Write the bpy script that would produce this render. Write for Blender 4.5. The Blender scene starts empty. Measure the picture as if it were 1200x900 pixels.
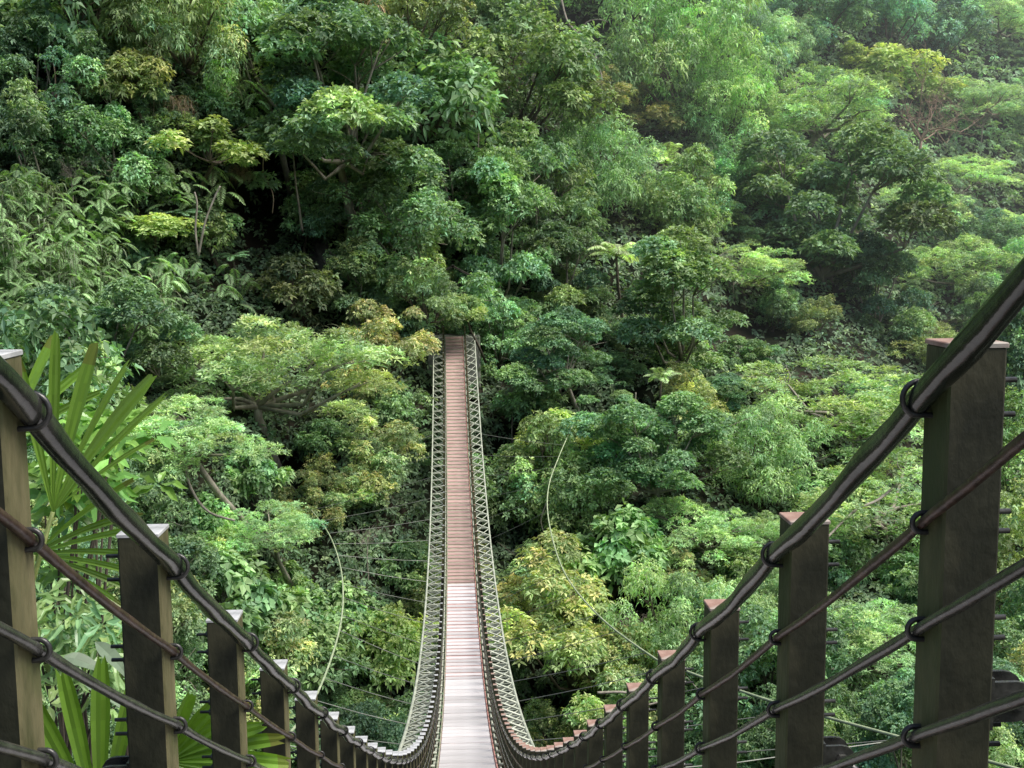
import bpy, math, random
import numpy as np
from mathutils import Vector, Matrix
from mathutils.bvhtree import BVHTree

random.seed(7)
rng = np.random.default_rng(11)
SC = bpy.context.scene
COL = SC.collection
pi = math.pi

# ------------------------------------------------------------------ camera
FOC, YAW, PIT, ROL = 1320.0, -0.04444, 0.12126, -0.00824
CAMZ = 30.0
CAM = np.array([0.0, 0.0, CAMZ])


def rot(yaw, pit, rol):
    c, s = math.cos(yaw), math.sin(yaw)
    rz = np.array([[c, -s, 0], [s, c, 0], [0, 0, 1]])
    a = pi / 2 - pit
    c, s = math.cos(a), math.sin(a)
    rx = np.array([[1, 0, 0], [0, c, -s], [0, s, c]])
    c, s = math.cos(rol), math.sin(rol)
    rr = np.array([[c, -s, 0], [s, c, 0], [0, 0, 1]])
    return rz @ rx @ rr


RM = rot(YAW, PIT, ROL)


def P(px, py, Y):
    """world point on the ray of a measured photo position at forward distance Y (used to survey the place)"""
    px, py, Y = np.broadcast_arrays(np.asarray(px, float), np.asarray(py, float), np.asarray(Y, float))
    d = np.stack([(px - 600) / FOC, -(py - 450) / FOC, -np.ones_like(px)], -1) @ RM.T
    return CAM + d * (Y / d[..., 1])[..., None]


def PX(p):
    q = (np.asarray(p, float) - CAM) @ RM
    return 600 + FOC * q[0] / -q[2], 450 - FOC * q[1] / -q[2]


cd = bpy.data.cameras.new('camera')
cam = bpy.data.objects.new('camera', cd)
COL.objects.link(cam)
M4 = Matrix([list(RM[i]) + [CAM[i]] for i in range(3)] + [[0, 0, 0, 1]])
cam.matrix_world = M4
cd.sensor_width = 36
cd.lens = 36 * FOC / 1200
cd.clip_start = 0.05
cd.clip_end = 3000
SC.camera = cam

# ------------------------------------------------------------------ light
w = bpy.data.worlds.new('World')
SC.world = w
w.use_nodes = True
nt = w.node_tree
nt.nodes.clear()
out = nt.nodes.new('ShaderNodeOutputWorld')
bg = nt.nodes.new('ShaderNodeBackground')
sky = nt.nodes.new('ShaderNodeTexSky')
sky.sky_type = 'NISHITA'
sky.sun_disc = False
SUN_EL, SUN_AZ = math.radians(60), math.radians(108)   # azimuth from +Y towards +X
sky.sun_elevation = SUN_EL
sky.sun_rotation = SUN_AZ
sky.air_density = 1.2
sky.dust_density = 4.0
sky.ozone_density = 1.0
bg.inputs['Strength'].default_value = 0.15
nt.links.new(sky.outputs[0], bg.inputs[0])
nt.links.new(bg.outputs[0], out.inputs[0])
sd = bpy.data.lights.new('sun', 'SUN')
sd.energy = 4.8
sd.angle = math.radians(32)
sd.color = (1, 0.96, 0.88)
sun = bpy.data.objects.new('sun', sd)
COL.objects.link(sun)
sdir = Vector((math.sin(SUN_AZ) * math.cos(SUN_EL), math.cos(SUN_AZ) * math.cos(SUN_EL), math.sin(SUN_EL)))
sun.rotation_euler = sdir.to_track_quat('Z', 'Y').to_euler()
sun.location = (0, 0, 60)
SC.view_settings.view_transform = 'Standard'
SC.view_settings.look = 'None'
SC.view_settings.exposure = 0
SC.cycles.max_bounces = 6
SC.cycles.diffuse_bounces = 3
SC.cycles.glossy_bounces = 2
SC.cycles.transmission_bounces = 3
SC.cycles.use_denoising = True


# ------------------------------------------------------------------ materials
def new_mat(name):
    m = bpy.data.materials.new(name)
    m.use_nodes = True
    n = m.node_tree
    n.nodes.clear()
    o = n.nodes.new('ShaderNodeOutputMaterial')
    return m, n, o


def noise_mat(name, c1, c2, scale=8, rough=0.6, metal=0.0, bump=0.3, c3=None, stretch=(1, 1, 1), coords='Object', spec=0.5, bscale=None, lo=.35, hi=.65):
    m, n, o = new_mat(name)
    N, L = n.nodes, n.links
    b = N.new('ShaderNodeBsdfPrincipled')
    tc = N.new('ShaderNodeTexCoord')
    mp = N.new('ShaderNodeMapping')
    mp.inputs['Scale'].default_value = stretch
    L.new(tc.outputs[coords], mp.inputs[0])
    no = N.new('ShaderNodeTexNoise')
    no.inputs['Scale'].default_value = scale
    no.inputs['Detail'].default_value = 6
    no.inputs['Roughness'].default_value = .65
    L.new(mp.outputs[0], no.inputs['Vector'])
    r = N.new('ShaderNodeValToRGB')
    r.color_ramp.elements[0].position = lo
    r.color_ramp.elements[1].position = hi
    r.color_ramp.elements[0].color = (*c1, 1)
    r.color_ramp.elements[1].color = (*c2, 1)
    L.new(no.outputs[0], r.inputs[0])
    col = r.outputs[0]
    if c3:
        n3 = N.new('ShaderNodeTexNoise')
        n3.inputs['Scale'].default_value = scale * .31
        n3.inputs['Detail'].default_value = 4
        L.new(tc.outputs[coords], n3.inputs['Vector'])
        r3 = N.new('ShaderNodeValToRGB')
        r3.color_ramp.elements[0].position = .5
        r3.color_ramp.elements[1].position = .62
        L.new(n3.outputs[0], r3.inputs[0])
        mx = N.new('ShaderNodeMixRGB')
        mx.inputs[2].default_value = (*c3, 1)
        L.new(r3.outputs[0], mx.inputs[0])
        L.new(col, mx.inputs[1])
        col = mx.outputs[0]
    L.new(col, b.inputs['Base Color'])
    b.inputs['Roughness'].default_value = rough
    b.inputs['Metallic'].default_value = metal
    b.inputs['Specular IOR Level'].default_value = spec
    if bump:
        bn = N.new('ShaderNodeBump')
        bn.inputs['Strength'].default_value = bump
        bn.inputs['Distance'].default_value = .02
        if bscale:
            n4 = N.new('ShaderNodeTexNoise')
            n4.inputs['Scale'].default_value = bscale
            n4.inputs['Detail'].default_value = 5
            L.new(mp.outputs[0], n4.inputs['Vector'])
            L.new(n4.outputs[0], bn.inputs['Height'])
        else:
            L.new(no.outputs[0], bn.inputs['Height'])
        L.new(bn.outputs[0], b.inputs['Normal'])
    L.new(b.outputs[0], o.inputs[0])
    return m


def leaf_mat(name, trans=0.3, rough=0.5, spec=0.35, sat=.70):
    m, n, o = new_mat(name)
    N, L = n.nodes, n.links
    at = N.new('ShaderNodeAttribute')
    at.attribute_name = 'Col'
    oi = N.new('ShaderNodeObjectInfo')
    mx = N.new('ShaderNodeMixRGB')
    mx.blend_type = 'MULTIPLY'
    mx.inputs[0].default_value = 1
    L.new(at.outputs['Color'], mx.inputs[1])
    L.new(oi.outputs['Color'], mx.inputs[2])
    # broad patches of colour through the wood
    ge = N.new('ShaderNodeNewGeometry')
    no = N.new('ShaderNodeTexNoise')
    no.inputs['Scale'].default_value = .45
    no.inputs['Detail'].default_value = 4
    L.new(ge.outputs['Position'], no.inputs['Vector'])
    mr = N.new('ShaderNodeMapRange')
    mr.inputs[1].default_value = .3
    mr.inputs[2].default_value = .7
    mr.inputs[3].default_value = .72
    mr.inputs[4].default_value = 1.3
    L.new(no.outputs[0], mr.inputs[0])
    m2 = N.new('ShaderNodeVectorMath')
    m2.operation = 'SCALE'
    L.new(mx.outputs[0], m2.inputs[0])
    L.new(mr.outputs[0], m2.inputs['Scale'])
    hs = N.new('ShaderNodeHueSaturation')
    hs.inputs['Saturation'].default_value = sat
    L.new(m2.outputs[0], hs.inputs['Color'])
    m2 = hs
    b = N.new('ShaderNodeBsdfPrincipled')
    b.inputs['Roughness'].default_value = rough
    b.inputs['Specular IOR Level'].default_value = spec
    L.new(m2.outputs[0], b.inputs['Base Color'])
    t = N.new('ShaderNodeBsdfTranslucent')
    m3 = N.new('ShaderNodeMixRGB')
    m3.blend_type = 'MULTIPLY'
    m3.inputs[0].default_value = 1
    m3.inputs[2].default_value = (1.25, 1.35, .55, 1)
    L.new(m2.outputs[0], m3.inputs[1])
    L.new(m3.outputs[0], t.inputs[0])
    ms = N.new('ShaderNodeMixShader')
    ms.inputs[0].default_value = trans
    L.new(b.outputs[0], ms.inputs[1])
    L.new(t.outputs[0], ms.inputs[2])
    L.new(ms.outputs[0], o.inputs[0])
    return m


LEAF = leaf_mat('leaf')
GLOSSLEAF = leaf_mat('glossy_leaf', .3, .3, .5, 1.0)
BARK = noise_mat('bark', (.05, .038, .026), (.15, .125, .095), 3, .85, bump=.5, stretch=(1, 1, .3))
PALEBARK = noise_mat('pale_bark', (.16, .14, .11), (.36, .33, .28), 3, .8, bump=.4, stretch=(1, 1, .3))
DEADBARK = noise_mat('dead_bark', (.20, .13, .09), (.42, .31, .24), 2, .85, bump=.4)
SOIL = noise_mat('soil', (.006, .009, .005), (.02, .026, .014), .8, .95, bump=.6, c3=(.03, .025, .018), coords='Object', spec=.1)
ROCK = noise_mat('rock', (.05, .05, .045), (.2, .19, .17), 1.1, .9, bump=.9)
POSTM = noise_mat('weathered_shaded_post', (.015, .0165, .009), (.030, .031, .018), 16, .62, bump=.14, c3=(.044, .043, .024), stretch=(1, 1, .55), bscale=70, spec=.35)  # worn body, its colour darkened for the shade on the front faces
POSTFACER = noise_mat('shaded_post_face', (.035, .042, .016), (.085, .088, .04), 11, .7, bump=.3, c3=(.04, .055, .018), stretch=(1, 1, .3), bscale=50, spec=.3)  # right inner faces: shade painted in as a darker green
POSTFACE = noise_mat('lit_post_face', (.055, .058, .022), (.17, .15, .08), 11, .7, bump=.3, c3=(.085, .10, .035), stretch=(1, 1, .3), bscale=50, spec=.3)  # left inner faces: light painted in as a paler, yellower tone
CAPW = noise_mat('galvanised_cap', (.28, .29, .29), (.58, .59, .60), 14, .5, metal=.1, bump=.15)
CAPR = noise_mat('rusty_cap', (.22, .12, .09), (.40, .27, .22), 14, .6, bump=.15, c3=(.36, .33, .29))
CABLE = noise_mat('sheathed_cable', (.008, .011, .009), (.020, .026, .020), 14, .2, bump=.10, spec=.95, bscale=26, c3=(.035, .036, .032))
STEEL = noise_mat('dark_steel', (.022, .023, .021), (.07, .07, .064), 30, .27, metal=.2, bump=.12, spec=.9)
RUSTROPE = noise_mat('rusty_rope', (.030, .018, .014), (.10, .062, .048), 30, .36, metal=.2, bump=.2)
BOLT = noise_mat('bolt_steel', (.02, .021, .021), (.07, .07, .068), 25, .33, metal=.5, bump=.15, spec=.6)
GALV = noise_mat('galvanised_bar', (.30, .33, .26), (.52, .55, .46), 3, .55, metal=.15, bump=.1)
WIRE = noise_mat('wire', (.07, .08, .07), (.16, .17, .15), 3, .5, metal=.3, bump=0)
WINDC = noise_mat('mossy_wind_cable', (.22, .28, .16), (.38, .44, .28), 3, .7, bump=0)
PLANKW = noise_mat('pale_plank', (.44, .415, .42), (.68, .66, .67), 5, .55, bump=.15, stretch=(.4, 4, 1), lo=.3, hi=.6)  # paler planks, laid on the nearer deck
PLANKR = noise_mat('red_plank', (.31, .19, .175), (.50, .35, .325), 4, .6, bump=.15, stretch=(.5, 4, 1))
FRAMER = noise_mat('red_frame', (.36, .15, .13), (.55, .30, .26), 4, .6, bump=.1)
FRAMEG = noise_mat('olive_frame', (.20, .20, .14), (.34, .34, .25), 4, .6, bump=.1)
DARKWOOD = noise_mat('dark_timber', (.015, .012, .01), (.045, .036, .028), 5, .8, bump=.4)
CONC = noise_mat('mossy_concrete', (.16, .17, .14), (.36, .36, .33), 2.5, .9, bump=.5, c3=(.08, .11, .06))


# ------------------------------------------------------------------ mesh helpers
def mesh_np(name, V, F, mats, cols=None, smooth=False, midx=None):
    """V (n,3), F (m,4) numpy quads"""
    me = bpy.data.meshes.new(name)
    V = np.asarray(V, np.float32)
    F = np.asarray(F, np.int32)
    k = F.shape[1]
    me.vertices.add(len(V))
    me.vertices.foreach_set('co', V.ravel())
    me.loops.add(F.size)
    me.loops.foreach_set('vertex_index', F.ravel())
    me.polygons.add(len(F))
    me.polygons.foreach_set('loop_start', np.arange(0, F.size, k, dtype=np.int32))
    if midx is not None:
        me.polygons.foreach_set('material_index', np.asarray(midx, np.int32))
    me.polygons.foreach_set('use_smooth', np.full(len(F), bool(smooth)))
    me.update(calc_edges=True)
    for m in (mats if isinstance(mats, (list, tuple)) else [mats]):
        me.materials.append(m)
    if cols is not None:
        a = me.attributes.new('Col', 'FLOAT_COLOR', 'FACE')
        c = np.ones((len(F), 4), np.float32)
        c[:, :3] = cols
        a.data.foreach_set('color', c.ravel())
    return me


class MB:
    """collects quads from boxes, tubes and prisms"""

    def __init__(s):
        s.V, s.F, s.M, s.n = [], [], [], 0

    def add(s, V, F, m=0):
        s.V.append(np.asarray(V, float))
        s.F.append(np.asarray(F, int) + s.n)
        s.M.append(np.full(len(F), m))
        s.n += len(V)

    def box(s, c, h, R=None, m=0, bev=0.0):
        cx = np.array(c, float)
        hx, hy, hz = h
        if bev <= 0:
            q = np.array([[x, y, z] for z in (-1, 1) for y in (-1, 1) for x in (-1, 1)], float) * h
            F = [[0, 2, 3, 1], [4, 5, 7, 6], [0, 1, 5, 4], [2, 6, 7, 3], [0, 4, 6, 2], [1, 3, 7, 5]]
        else:  # chamfered vertical edges, small top chamfer
            b = bev
            ring = [(-hx + b, -hy), (hx - b, -hy), (hx, -hy + b), (hx, hy - b), (hx - b, hy), (-hx + b, hy), (-hx, hy - b), (-hx, -hy + b)]
            q, F = [], []
            for z, sc in ((-hz, 1), (hz - b, 1), (hz, 1 - b / max(hx, hy))):
                q += [(x * sc, y * sc, z) for x, y in ring]
            for l in range(2):
                for i in range(8):
                    j = (i + 1) % 8
                    F.append([l * 8 + i, l * 8 + j, l * 8 + 8 + j, l * 8 + 8 + i])
            for o, fl in ((0, 1), (16, 0)):
                for f in ([0, 1, 2, 3], [0, 3, 4, 7], [4, 5, 6, 7]):
                    F.append([o + k for k in (f[::-1] if fl else f)])
            q = np.array(q, float)
        if R is not None:
            q = q @ np.array(R).T
        s.add(q + cx, F, m)
        return s

    def tube(s, pts, rad, n=8, m=0, caps=True, rn=None):
        pts = np.asarray(pts, float)
        k = len(pts)
        rad = np.broadcast_to(np.asarray(rad, float), (k,))
        T = np.gradient(pts, axis=0)
        T /= np.linalg.norm(T, axis=1)[:, None] + 1e-12
        up = np.array([0, 0, 1.0]) if abs(T[0][2]) < .9 else np.array([1.0, 0, 0])
        V = []
        A = np.cross(T[0], up)
        for i in range(k):
            A = A - T[i] * (A @ T[i])
            A /= np.linalg.norm(A) + 1e-12
            B = np.cross(T[i], A)
            a = np.arange(n) * 2 * pi / n
            r = rad[i] if rn is None else rad[i] * (1 + rn[i])[:, None]
            V.append(pts[i] + (np.cos(a)[:, None] * A + np.sin(a)[:, None] * B) * r)
        V = np.concatenate(V)
        F = []
        for i in range(k - 1):
            for j in range(n):
                jj = (j + 1) % n
                F.append([i * n + j, i * n + jj, (i + 1) * n + jj, (i + 1) * n + j])
        if caps and n >= 4:
            for o, fl in ((0, 1), ((k - 1) * n, 0)):
                for q in range(1, n - 1, 2):
                    a, b, c, d = 0, q, q + 1, min(q + 2, n - 1)
                    f = [o + a, o + b, o + c, o + d]
                    if d == c:
                        continue
                    F.append(f[::-1] if fl else f)
        s.add(V, F, m)
        return s

    def mesh(s, name, mats, smooth=False):
        return mesh_np(name, np.concatenate(s.V), np.concatenate(s.F), mats, smooth=smooth, midx=np.concatenate(s.M))


def obj(name, me, parent=None, loc=(0, 0, 0), rz=0, sc=None, color=None):
    o = bpy.data.objects.new(name, me)
    COL.objects.link(o)
    o.location = loc
    if rz:
        o.rotation_euler = (0, 0, rz)
    if sc is not None:
        o.scale = sc if hasattr(sc, '__len__') else (sc, sc, sc)
    if color is not None:
        o.color = (*color, 1)
    if parent is not None:
        o.parent = parent
    return o


def thing(name, label, cat, loc=(0, 0, 0), rz=0, group=None):
    o = obj(name, None, loc=loc, rz=rz)
    tag(o, label, cat, group)
    return o


def tag(o, label, cat, group=None, kind=None):
    o['label'] = label
    o['category'] = cat
    if group:
        o['group'] = group
    if kind:
        o['kind'] = kind
    return o


# ------------------------------------------------------------------ terrain
GXc = np.array([-250, 0, 200, 400, 535, 650, 800, 950, 1100, 1450], float)
GYc = np.array([-300, 0, 150, 300, 400, 500, 600, 750, 900, 1200], float)
GD = np.array([
    [112, 100, 98, 102, 112, 134, 168, 205, 240, 280],
    [84, 78, 78, 88, 100, 116, 142, 170, 198, 232],
    [77, 71, 74, 85, 95, 105, 122, 144, 172, 206],
    [70, 66, 72, 84, 90, 95, 102, 118, 142, 174],
    [60, 59, 66, 78, 85, 87, 90, 98, 116, 140],
    [50, 50, 56, 66, 75, 76, 76, 80, 92, 105],
    [42, 44, 51, 61, 69, 69, 67, 70, 75, 80],
    [32, 37, 47, 57, 62, 61, 59, 58, 58, 58],
    [24, 29, 40, 51, 57, 57, 52, 47, 44, 44],
    [17, 22, 33, 42, 47, 47, 42, 35, 32, 30]], float)


def vnoise(x, y, seed=0):
    xi, yi = np.floor(x).astype(int), np.floor(y).astype(int)
    fx, fy = x - xi, y - yi
    fx, fy = fx * fx * (3 - 2 * fx), fy * fy * (3 - 2 * fy)

    def h(a, b):
        v = np.sin(a * 127.1 + b * 311.7 + seed * 74.7) * 43758.5453
        return v - np.floor(v)
    return (h(xi, yi) * (1 - fx) + h(xi + 1, yi) * fx) * (1 - fy) + (h(xi, yi + 1) * (1 - fx) + h(xi + 1, yi + 1) * fx) * fy


HOLLOWS = [(300, 235, 45, 75, 9), (672, 55, 42, 62, 10), (233, 25, 28, 22, 5), (385, 300, 28, 60, 5), (14, 160, 24, 22, 5), (455, 190, 40, 45, 5),
           (560, 372, 20, 48, 3), (600, 470, 22, 60, 3), (755, 470, 40, 25, 4), (200, 410, 24, 30, 4), (340, 560, 45, 40, 6),
           (700, 540, 40, 35, 5), (745, 700, 35, 50, 5), (395, 30, 50, 30, 5), (1010, 470, 40, 18, 0), (250, 680, 60, 30, 5),
           (580, 560, 22, 60, 4), (1130, 440, 40, 60, 5), (880, 390, 60, 25, 5), (620, 830, 60, 20, 3)]


def depth(px, py, hollow=True):
    px = np.asarray(px, float)
    py = np.asarray(py, float)
    ix = np.clip(np.searchsorted(GXc, px) - 1, 0, len(GXc) - 2)
    iy = np.clip(np.searchsorted(GYc, py) - 1, 0, len(GYc) - 2)
    fx = np.clip((px - GXc[ix]) / (GXc[ix + 1] - GXc[ix]), 0, 1)
    fy = np.clip((py - GYc[iy]) / (GYc[iy + 1] - GYc[iy]), 0, 1)
    fx = .5 * fx + .5 * fx * fx * (3 - 2 * fx)
    d = (GD[iy, ix] * (1 - fx) + GD[iy, ix + 1] * fx) * (1 - fy) + (GD[iy + 1, ix] * (1 - fx) + GD[iy + 1, ix + 1] * fx) * fy
    d = d * (1 + .05 * (vnoise(px / 120, py / 90, 3) - .3) * (np.abs(px - 535) > 60) + .02 * vnoise(px / 40, py / 35, 5))
    # step of the middle ridge in front of the gully behind it
    e = 560 + (py - 20) * 1.0
    d = d + 16 / (1 + np.exp(-(px - e) / 12)) * np.clip((260 - py) / 120, 0, 1) * np.clip((900 - px) / 150, 0, 1)
    if hollow:
        for hx, hy, rx, ry, dd in HOLLOWS:
            d = d + dd * np.exp(-((px - hx) / rx) ** 2 - ((py - hy) / ry) ** 2)
    return d


gx = np.arange(-250, 1460, 14.0)
gy = np.concatenate([np.arange(-300, 1190, 14.0)])
PXg, PYg = np.meshgrid(gx, gy)
G = P(PXg, PYg, depth(PXg, PYg))
rows = [G[i] for i in range(len(gy))]
# far side beyond the ridge: keeps climbing gently, then levels off
top = rows[0]
back = [top + np.array([0, 60, 18.0]), top + np.array([0, 200, 30.0]), top * np.array([1.6, 1, 1]) + np.array([0, 700, 10.0])]
rows = back[::-1] + rows
# near bank under the viewpoint
bot = rows[-1]
xs = np.linspace(-40, 40, len(gx))
def lerp_rows(y, z, t):
    r = bot.copy()
    r[:, 0] = bot[:, 0] * t + xs * (1 - t)
    r[:, 1] = y
    r[:, 2] = z
    return r
rows += [lerp_rows(11, CAMZ - 12.5, .6), lerp_rows(6, CAMZ - 5.4, .2), lerp_rows(1.5, CAMZ - 2.6, .0), lerp_rows(-20, CAMZ - 1, 0), lerp_rows(-400, CAMZ - 1, 0) * np.array([8, 1, 1])]
GV = np.array(rows)
nr, nc = GV.shape[:2]
idx = np.arange(nr * nc).reshape(nr, nc)
TF = np.stack([idx[:-1, :-1], idx[1:, :-1], idx[1:, 1:], idx[:-1, 1:]], -1).reshape(-1, 4)
TV = GV.reshape(-1, 3)
hill = obj('hillside', mesh_np('hillside', TV, TF, SOIL, smooth=True))
tag(hill, 'dark forest floor of the gorge sides under the trees', 'hillside', kind='structure')
del hill['category']
BVH = BVHTree.FromPolygons([tuple(v) for v in TV], [tuple(f) for f in TF])


def ground_z(x, y, z):
    h = BVH.ray_cast(Vector((x, y, z)), Vector((0, 0, -1)))
    return h[0].z if h[0] is not None else z - 4


# ------------------------------------------------------------------ bridge geometry
BA, BB, BC = -0.913, 0.6241, 0.00682
HR, HD = 0.77, 1.085          # rail half width, rail height above deck
ARC = 0.948
HO, LO = 1.45, 0.865          # outer cable


def rail_z(Y): return CAMZ - (BA + BB * Y - BC * Y * Y)
def axis_x(Y): return 0.0326 - 9e-5 * Y * Y


def slope(Y): return -(BB - 2 * BC * Y)


YEND = 80.3
posts = [1.7535]
while posts[-1] < YEND:
    y = posts[-1]
    posts.append(y + ARC / math.hypot(1, slope(y)))
posts = posts[:-1]


def bridge_dist_ok(c, r):
    """True when a crown (centre c, radius r) leaves the bridge clear"""
    x, y, z = c
    if y > 82 + r:
        return True
    for yy in (y - r, y - r * .5, y, y + r * .5, y + r):
        if yy < 2 or yy > 80:
            continue
        dx = max(0, abs(x - axis_x(yy)) - 1.7)
        dz = rail_z(yy) - HD - .6 - z   # >0: crown centre lies below the deck
        dzz = max(0, dz, z - rail_z(yy) - .2)
        if dx * dx + dzz * dzz + (yy - y) ** 2 < (r * 1.02) ** 2:
            return False
    # must not stand in the line of sight of the deck
    px, py = PX(c)
    for yy in np.linspace(16, 80, 44):
        bx, by = PX((axis_x(yy), yy, rail_z(yy) - HD))
        pr = r / y * FOC
        if y - r < yy and (px - bx) ** 2 + (py - by) ** 2 < (pr + 1.6 / yy * FOC) ** 2:
            return False
    return True


# ------------------------------------------------------------------ foliage generators
def unit(v):
    return v / (np.linalg.norm(v, axis=-1, keepdims=True) + 1e-9)


def kites(p, d, nrm, L, W, droop=.25, fold=.0):
    """leaf blades: base p, direction d, blade normal nrm"""
    s = unit(np.cross(d, nrm))
    n = unit(np.cross(s, d))
    L = L[:, None]
    W = W[:, None]
    a = p
    mid = p + d * L * .5
    dn = np.array([0, 0, -1.0])
    b = mid + s * W + n * fold * W
    c = p + d * L + dn * droop * L
    e = mid - s * W + n * fold * W
    V = np.stack([a, b, c, e], 1).reshape(-1, 3)
    F = np.arange(len(V)).reshape(-1, 4)
    return V, F


def rosettes(C, N, k, L, W, spread=.75, droop=.3, jit=.35, r=None):
    """k leaves radiating around every centre C, opening around the normal N"""
    r = r or rng
    n = len(C)
    C = np.repeat(C, k, 0)
    Nn = np.repeat(N, k, 0)
    ref = unit(r.normal(size=(n, 3)))
    ref = np.repeat(ref, k, 0)
    A = unit(np.cross(Nn, ref))
    B = np.cross(Nn, A)
    ang = np.tile(np.arange(k) * 2 * pi / k, n) + r.normal(0, .35, n * k)
    d = unit((np.cos(ang)[:, None] * A + np.sin(ang)[:, None] * B) * spread + Nn * (1 - spread) + r.normal(0, jit, (n * k, 3)) * .6)
    nn = unit(Nn + r.normal(0, jit, (n * k, 3)))
    LL = L * r.uniform(.65, 1.25, n * k)
    WW = W * r.uniform(.7, 1.2, n * k)
    return kites(C + d * LL[:, None] * .1, d, nn, LL, WW, droop)


KB = 2.6


def leaf_cols(n, per, base=(.060, .115, .034), var=.28, tip=None, tipfrac=0, tipmask=None, group_b=None, r=None):
    r = r or rng
    g = n // per
    b = np.repeat(np.exp(r.normal(0, var * .7, g)), per) * np.exp(r.normal(0, var * .6, n))
    if group_b is not None:
        b = b * group_b
    c = np.array(base)[None] * b[:, None] * KB
    hue = np.repeat(r.normal(0, .10, g), per)[:, None]
    c = c * np.concatenate([1 + 1.3 * hue, 1 + .3 * hue, 1 - .8 * hue], 1)
    if tip is not None:
        m = np.repeat(r.random(g) < tipfrac, per)
        if tipmask is not None:
            m = m & tipmask
        mm = (m * r.uniform(.55, 1, n))[:, None]
        c = c * (1 - mm) + np.array(tip)[None] * b[:, None] * mm
    return np.clip(c, .004, .8)


def puff_centres(R, H, n, seed, flat=1.0, low=-.25, lobes=1):
    r = np.random.default_rng(seed)
    out = []
    if lobes > 1:
        for j in range(lobes):
            a = j * 2 * pi / lobes + r.uniform(-.5, .5) + seed
            k = r.uniform(.5, .8)
            c = np.array([math.cos(a) * R * .48, math.sin(a) * R * .48, H * r.uniform(-.35, .55)])
            for p in puff_centres(R * k, H * k, max(4, n // lobes), seed * 7 + j, low=low):
                out.append(p + c)
        return np.array(out)
    for i in range(n * 30):
        z = r.uniform(low, 1)
        a = r.uniform(0, 2 * pi)
        q = math.sqrt(max(0, 1 - max(z, 0) ** 2)) * (r.uniform(.55, 1.0) if z < .75 else r.uniform(.2, 1))
        lump = 1 + .22 * math.sin(a * 2 + seed) + .12 * math.sin(a * 5 + seed * 2)
        p = np.array([math.cos(a) * q * R * lump, math.sin(a) * q * R * lump, z * H])
        if all(np.linalg.norm((p - o) * np.array([1, 1, 1.5])) > R * 1.15 / math.sqrt(n) * 1.25 for o in out):
            out.append(p)
        if len(out) >= n:
            break
    return np.array(out)


CROWNS = {}


def crown(key, R, H, npuff, pr, pflat, nleaf, per, L, W, seed, base, var=.28, up=.55, droop=.3, tip=None, tipfrac=0, low=-.25, inner=.15, spread=.75, pal=False, mat=None, jag=.5, lobes=1):
    r = np.random.default_rng(seed)
    pc = puff_centres(R, H, npuff, seed, low=low, lobes=lobes)
    prs = pr * r.uniform(.65, 1.3, len(pc))
    wts = prs ** 2
    wts /= wts.sum()
    nros = nleaf // per
    pi_ = r.choice(len(pc), nros, p=wts)
    d = unit(r.normal(size=(nros, 3)) + np.array([0, 0, .55]))
    rad = np.where(r.random(nros) < inner, r.uniform(.3, .9, nros), r.uniform(.86, 1.06, nros) + .0)
    # uneven outline: rosettes gather in sprays
    spray = 1 + jag * (np.sin(d[:, 0] * 7 + pi_ * 1.7) * np.sin(d[:, 1] * 6 + pi_) + .5 * np.sin(d[:, 2] * 11 + pi_ * 3)) * .5
    off = d * (prs[pi_] * rad * spray)[:, None]
    off[:, 2] *= pflat
    C = pc[pi_] + off
    # edges of every puff hang a little
    hr = np.linalg.norm(off[:, :2], axis=1) / prs[pi_]
    C[:, 2] -= .22 * prs[pi_] * hr ** 2
    N = unit(d * (1 - up) + np.array([0, 0, 1]) * up + r.normal(0, .25, (nros, 3)))
    V, F = rosettes(C, N, per, L, W, spread, droop, r=r)
    pb = np.exp(r.normal(0, .2, len(pc)))
    gb = np.repeat(pb[pi_], per)
    tm = np.repeat(d[:, 2] > .1, per)
    cols = leaf_cols(len(F), per, base, var, tip, tipfrac, tm, gb, r)
    ph_ = np.repeat(r.normal(0, .11, len(pc))[pi_], per)[:, None]
    young = np.repeat(np.clip(rad - .93, 0, .15) * 2.2 * (d[:, 2] > 0), per)[:, None]
    cols = cols * np.concatenate([1 + 1.4 * ph_ + young * 1.6, 1 + .3 * ph_ + young, 1 - 1.2 * ph_], 1)
    cols = np.clip(cols, .004, .8)
    me = mesh_np('crown_' + key, V, F, mat or LEAF, cols)
    # limbs and stem
    mb = MB()
    base_p = np.array([r.normal(0, .06) * R, r.normal(0, .06) * R, -.35 * H])
    st = np.array([[0, 11, -14], [.1, 5.6, -8], [r.normal(0, .15), 2.2, -4], [r.normal(0, .12), .5, -1.5]]) * np.array([1, R / 5, R / 5])
    st = np.concatenate([st, [base_p]])
    tr = .036 * R + .02
    mb.tube(st, [tr * 1.6, tr * 1.35, tr * 1.15, tr, tr * .85], 7)
    order = np.argsort(-wts)[:min(len(pc), 12)]
    for i in order:
        q = pc[i].copy()
        q[2] -= prs[i] * pflat * .2
        m1 = base_p * .62 + q * .38 + np.array([0, 0, -.12 * H]) + r.normal(0, .06 * R, 3)
        m2 = base_p * .25 + q * .75 + r.normal(0, .05 * R, 3)
        mb.tube([base_p, m1, m2, q], [tr * .7, tr * .45, tr * .28, tr * .1], 5)
        for j in range(3):
            e = q + r.normal(0, 1, 3) * prs[i] * np.array([.7, .7, .35 * pflat + .1])
            mb.tube([m2, (m2 + e) / 2 + r.normal(0, .08, 3), e], [tr * .22, tr * .14, tr * .05], 4)
    tme = mb.mesh('trunk_' + key, PALEBARK if pal else BARK, smooth=True)
    CROWNS.setdefault(key.rsplit('_', 1)[0], []).append((me, tme, R))


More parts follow.
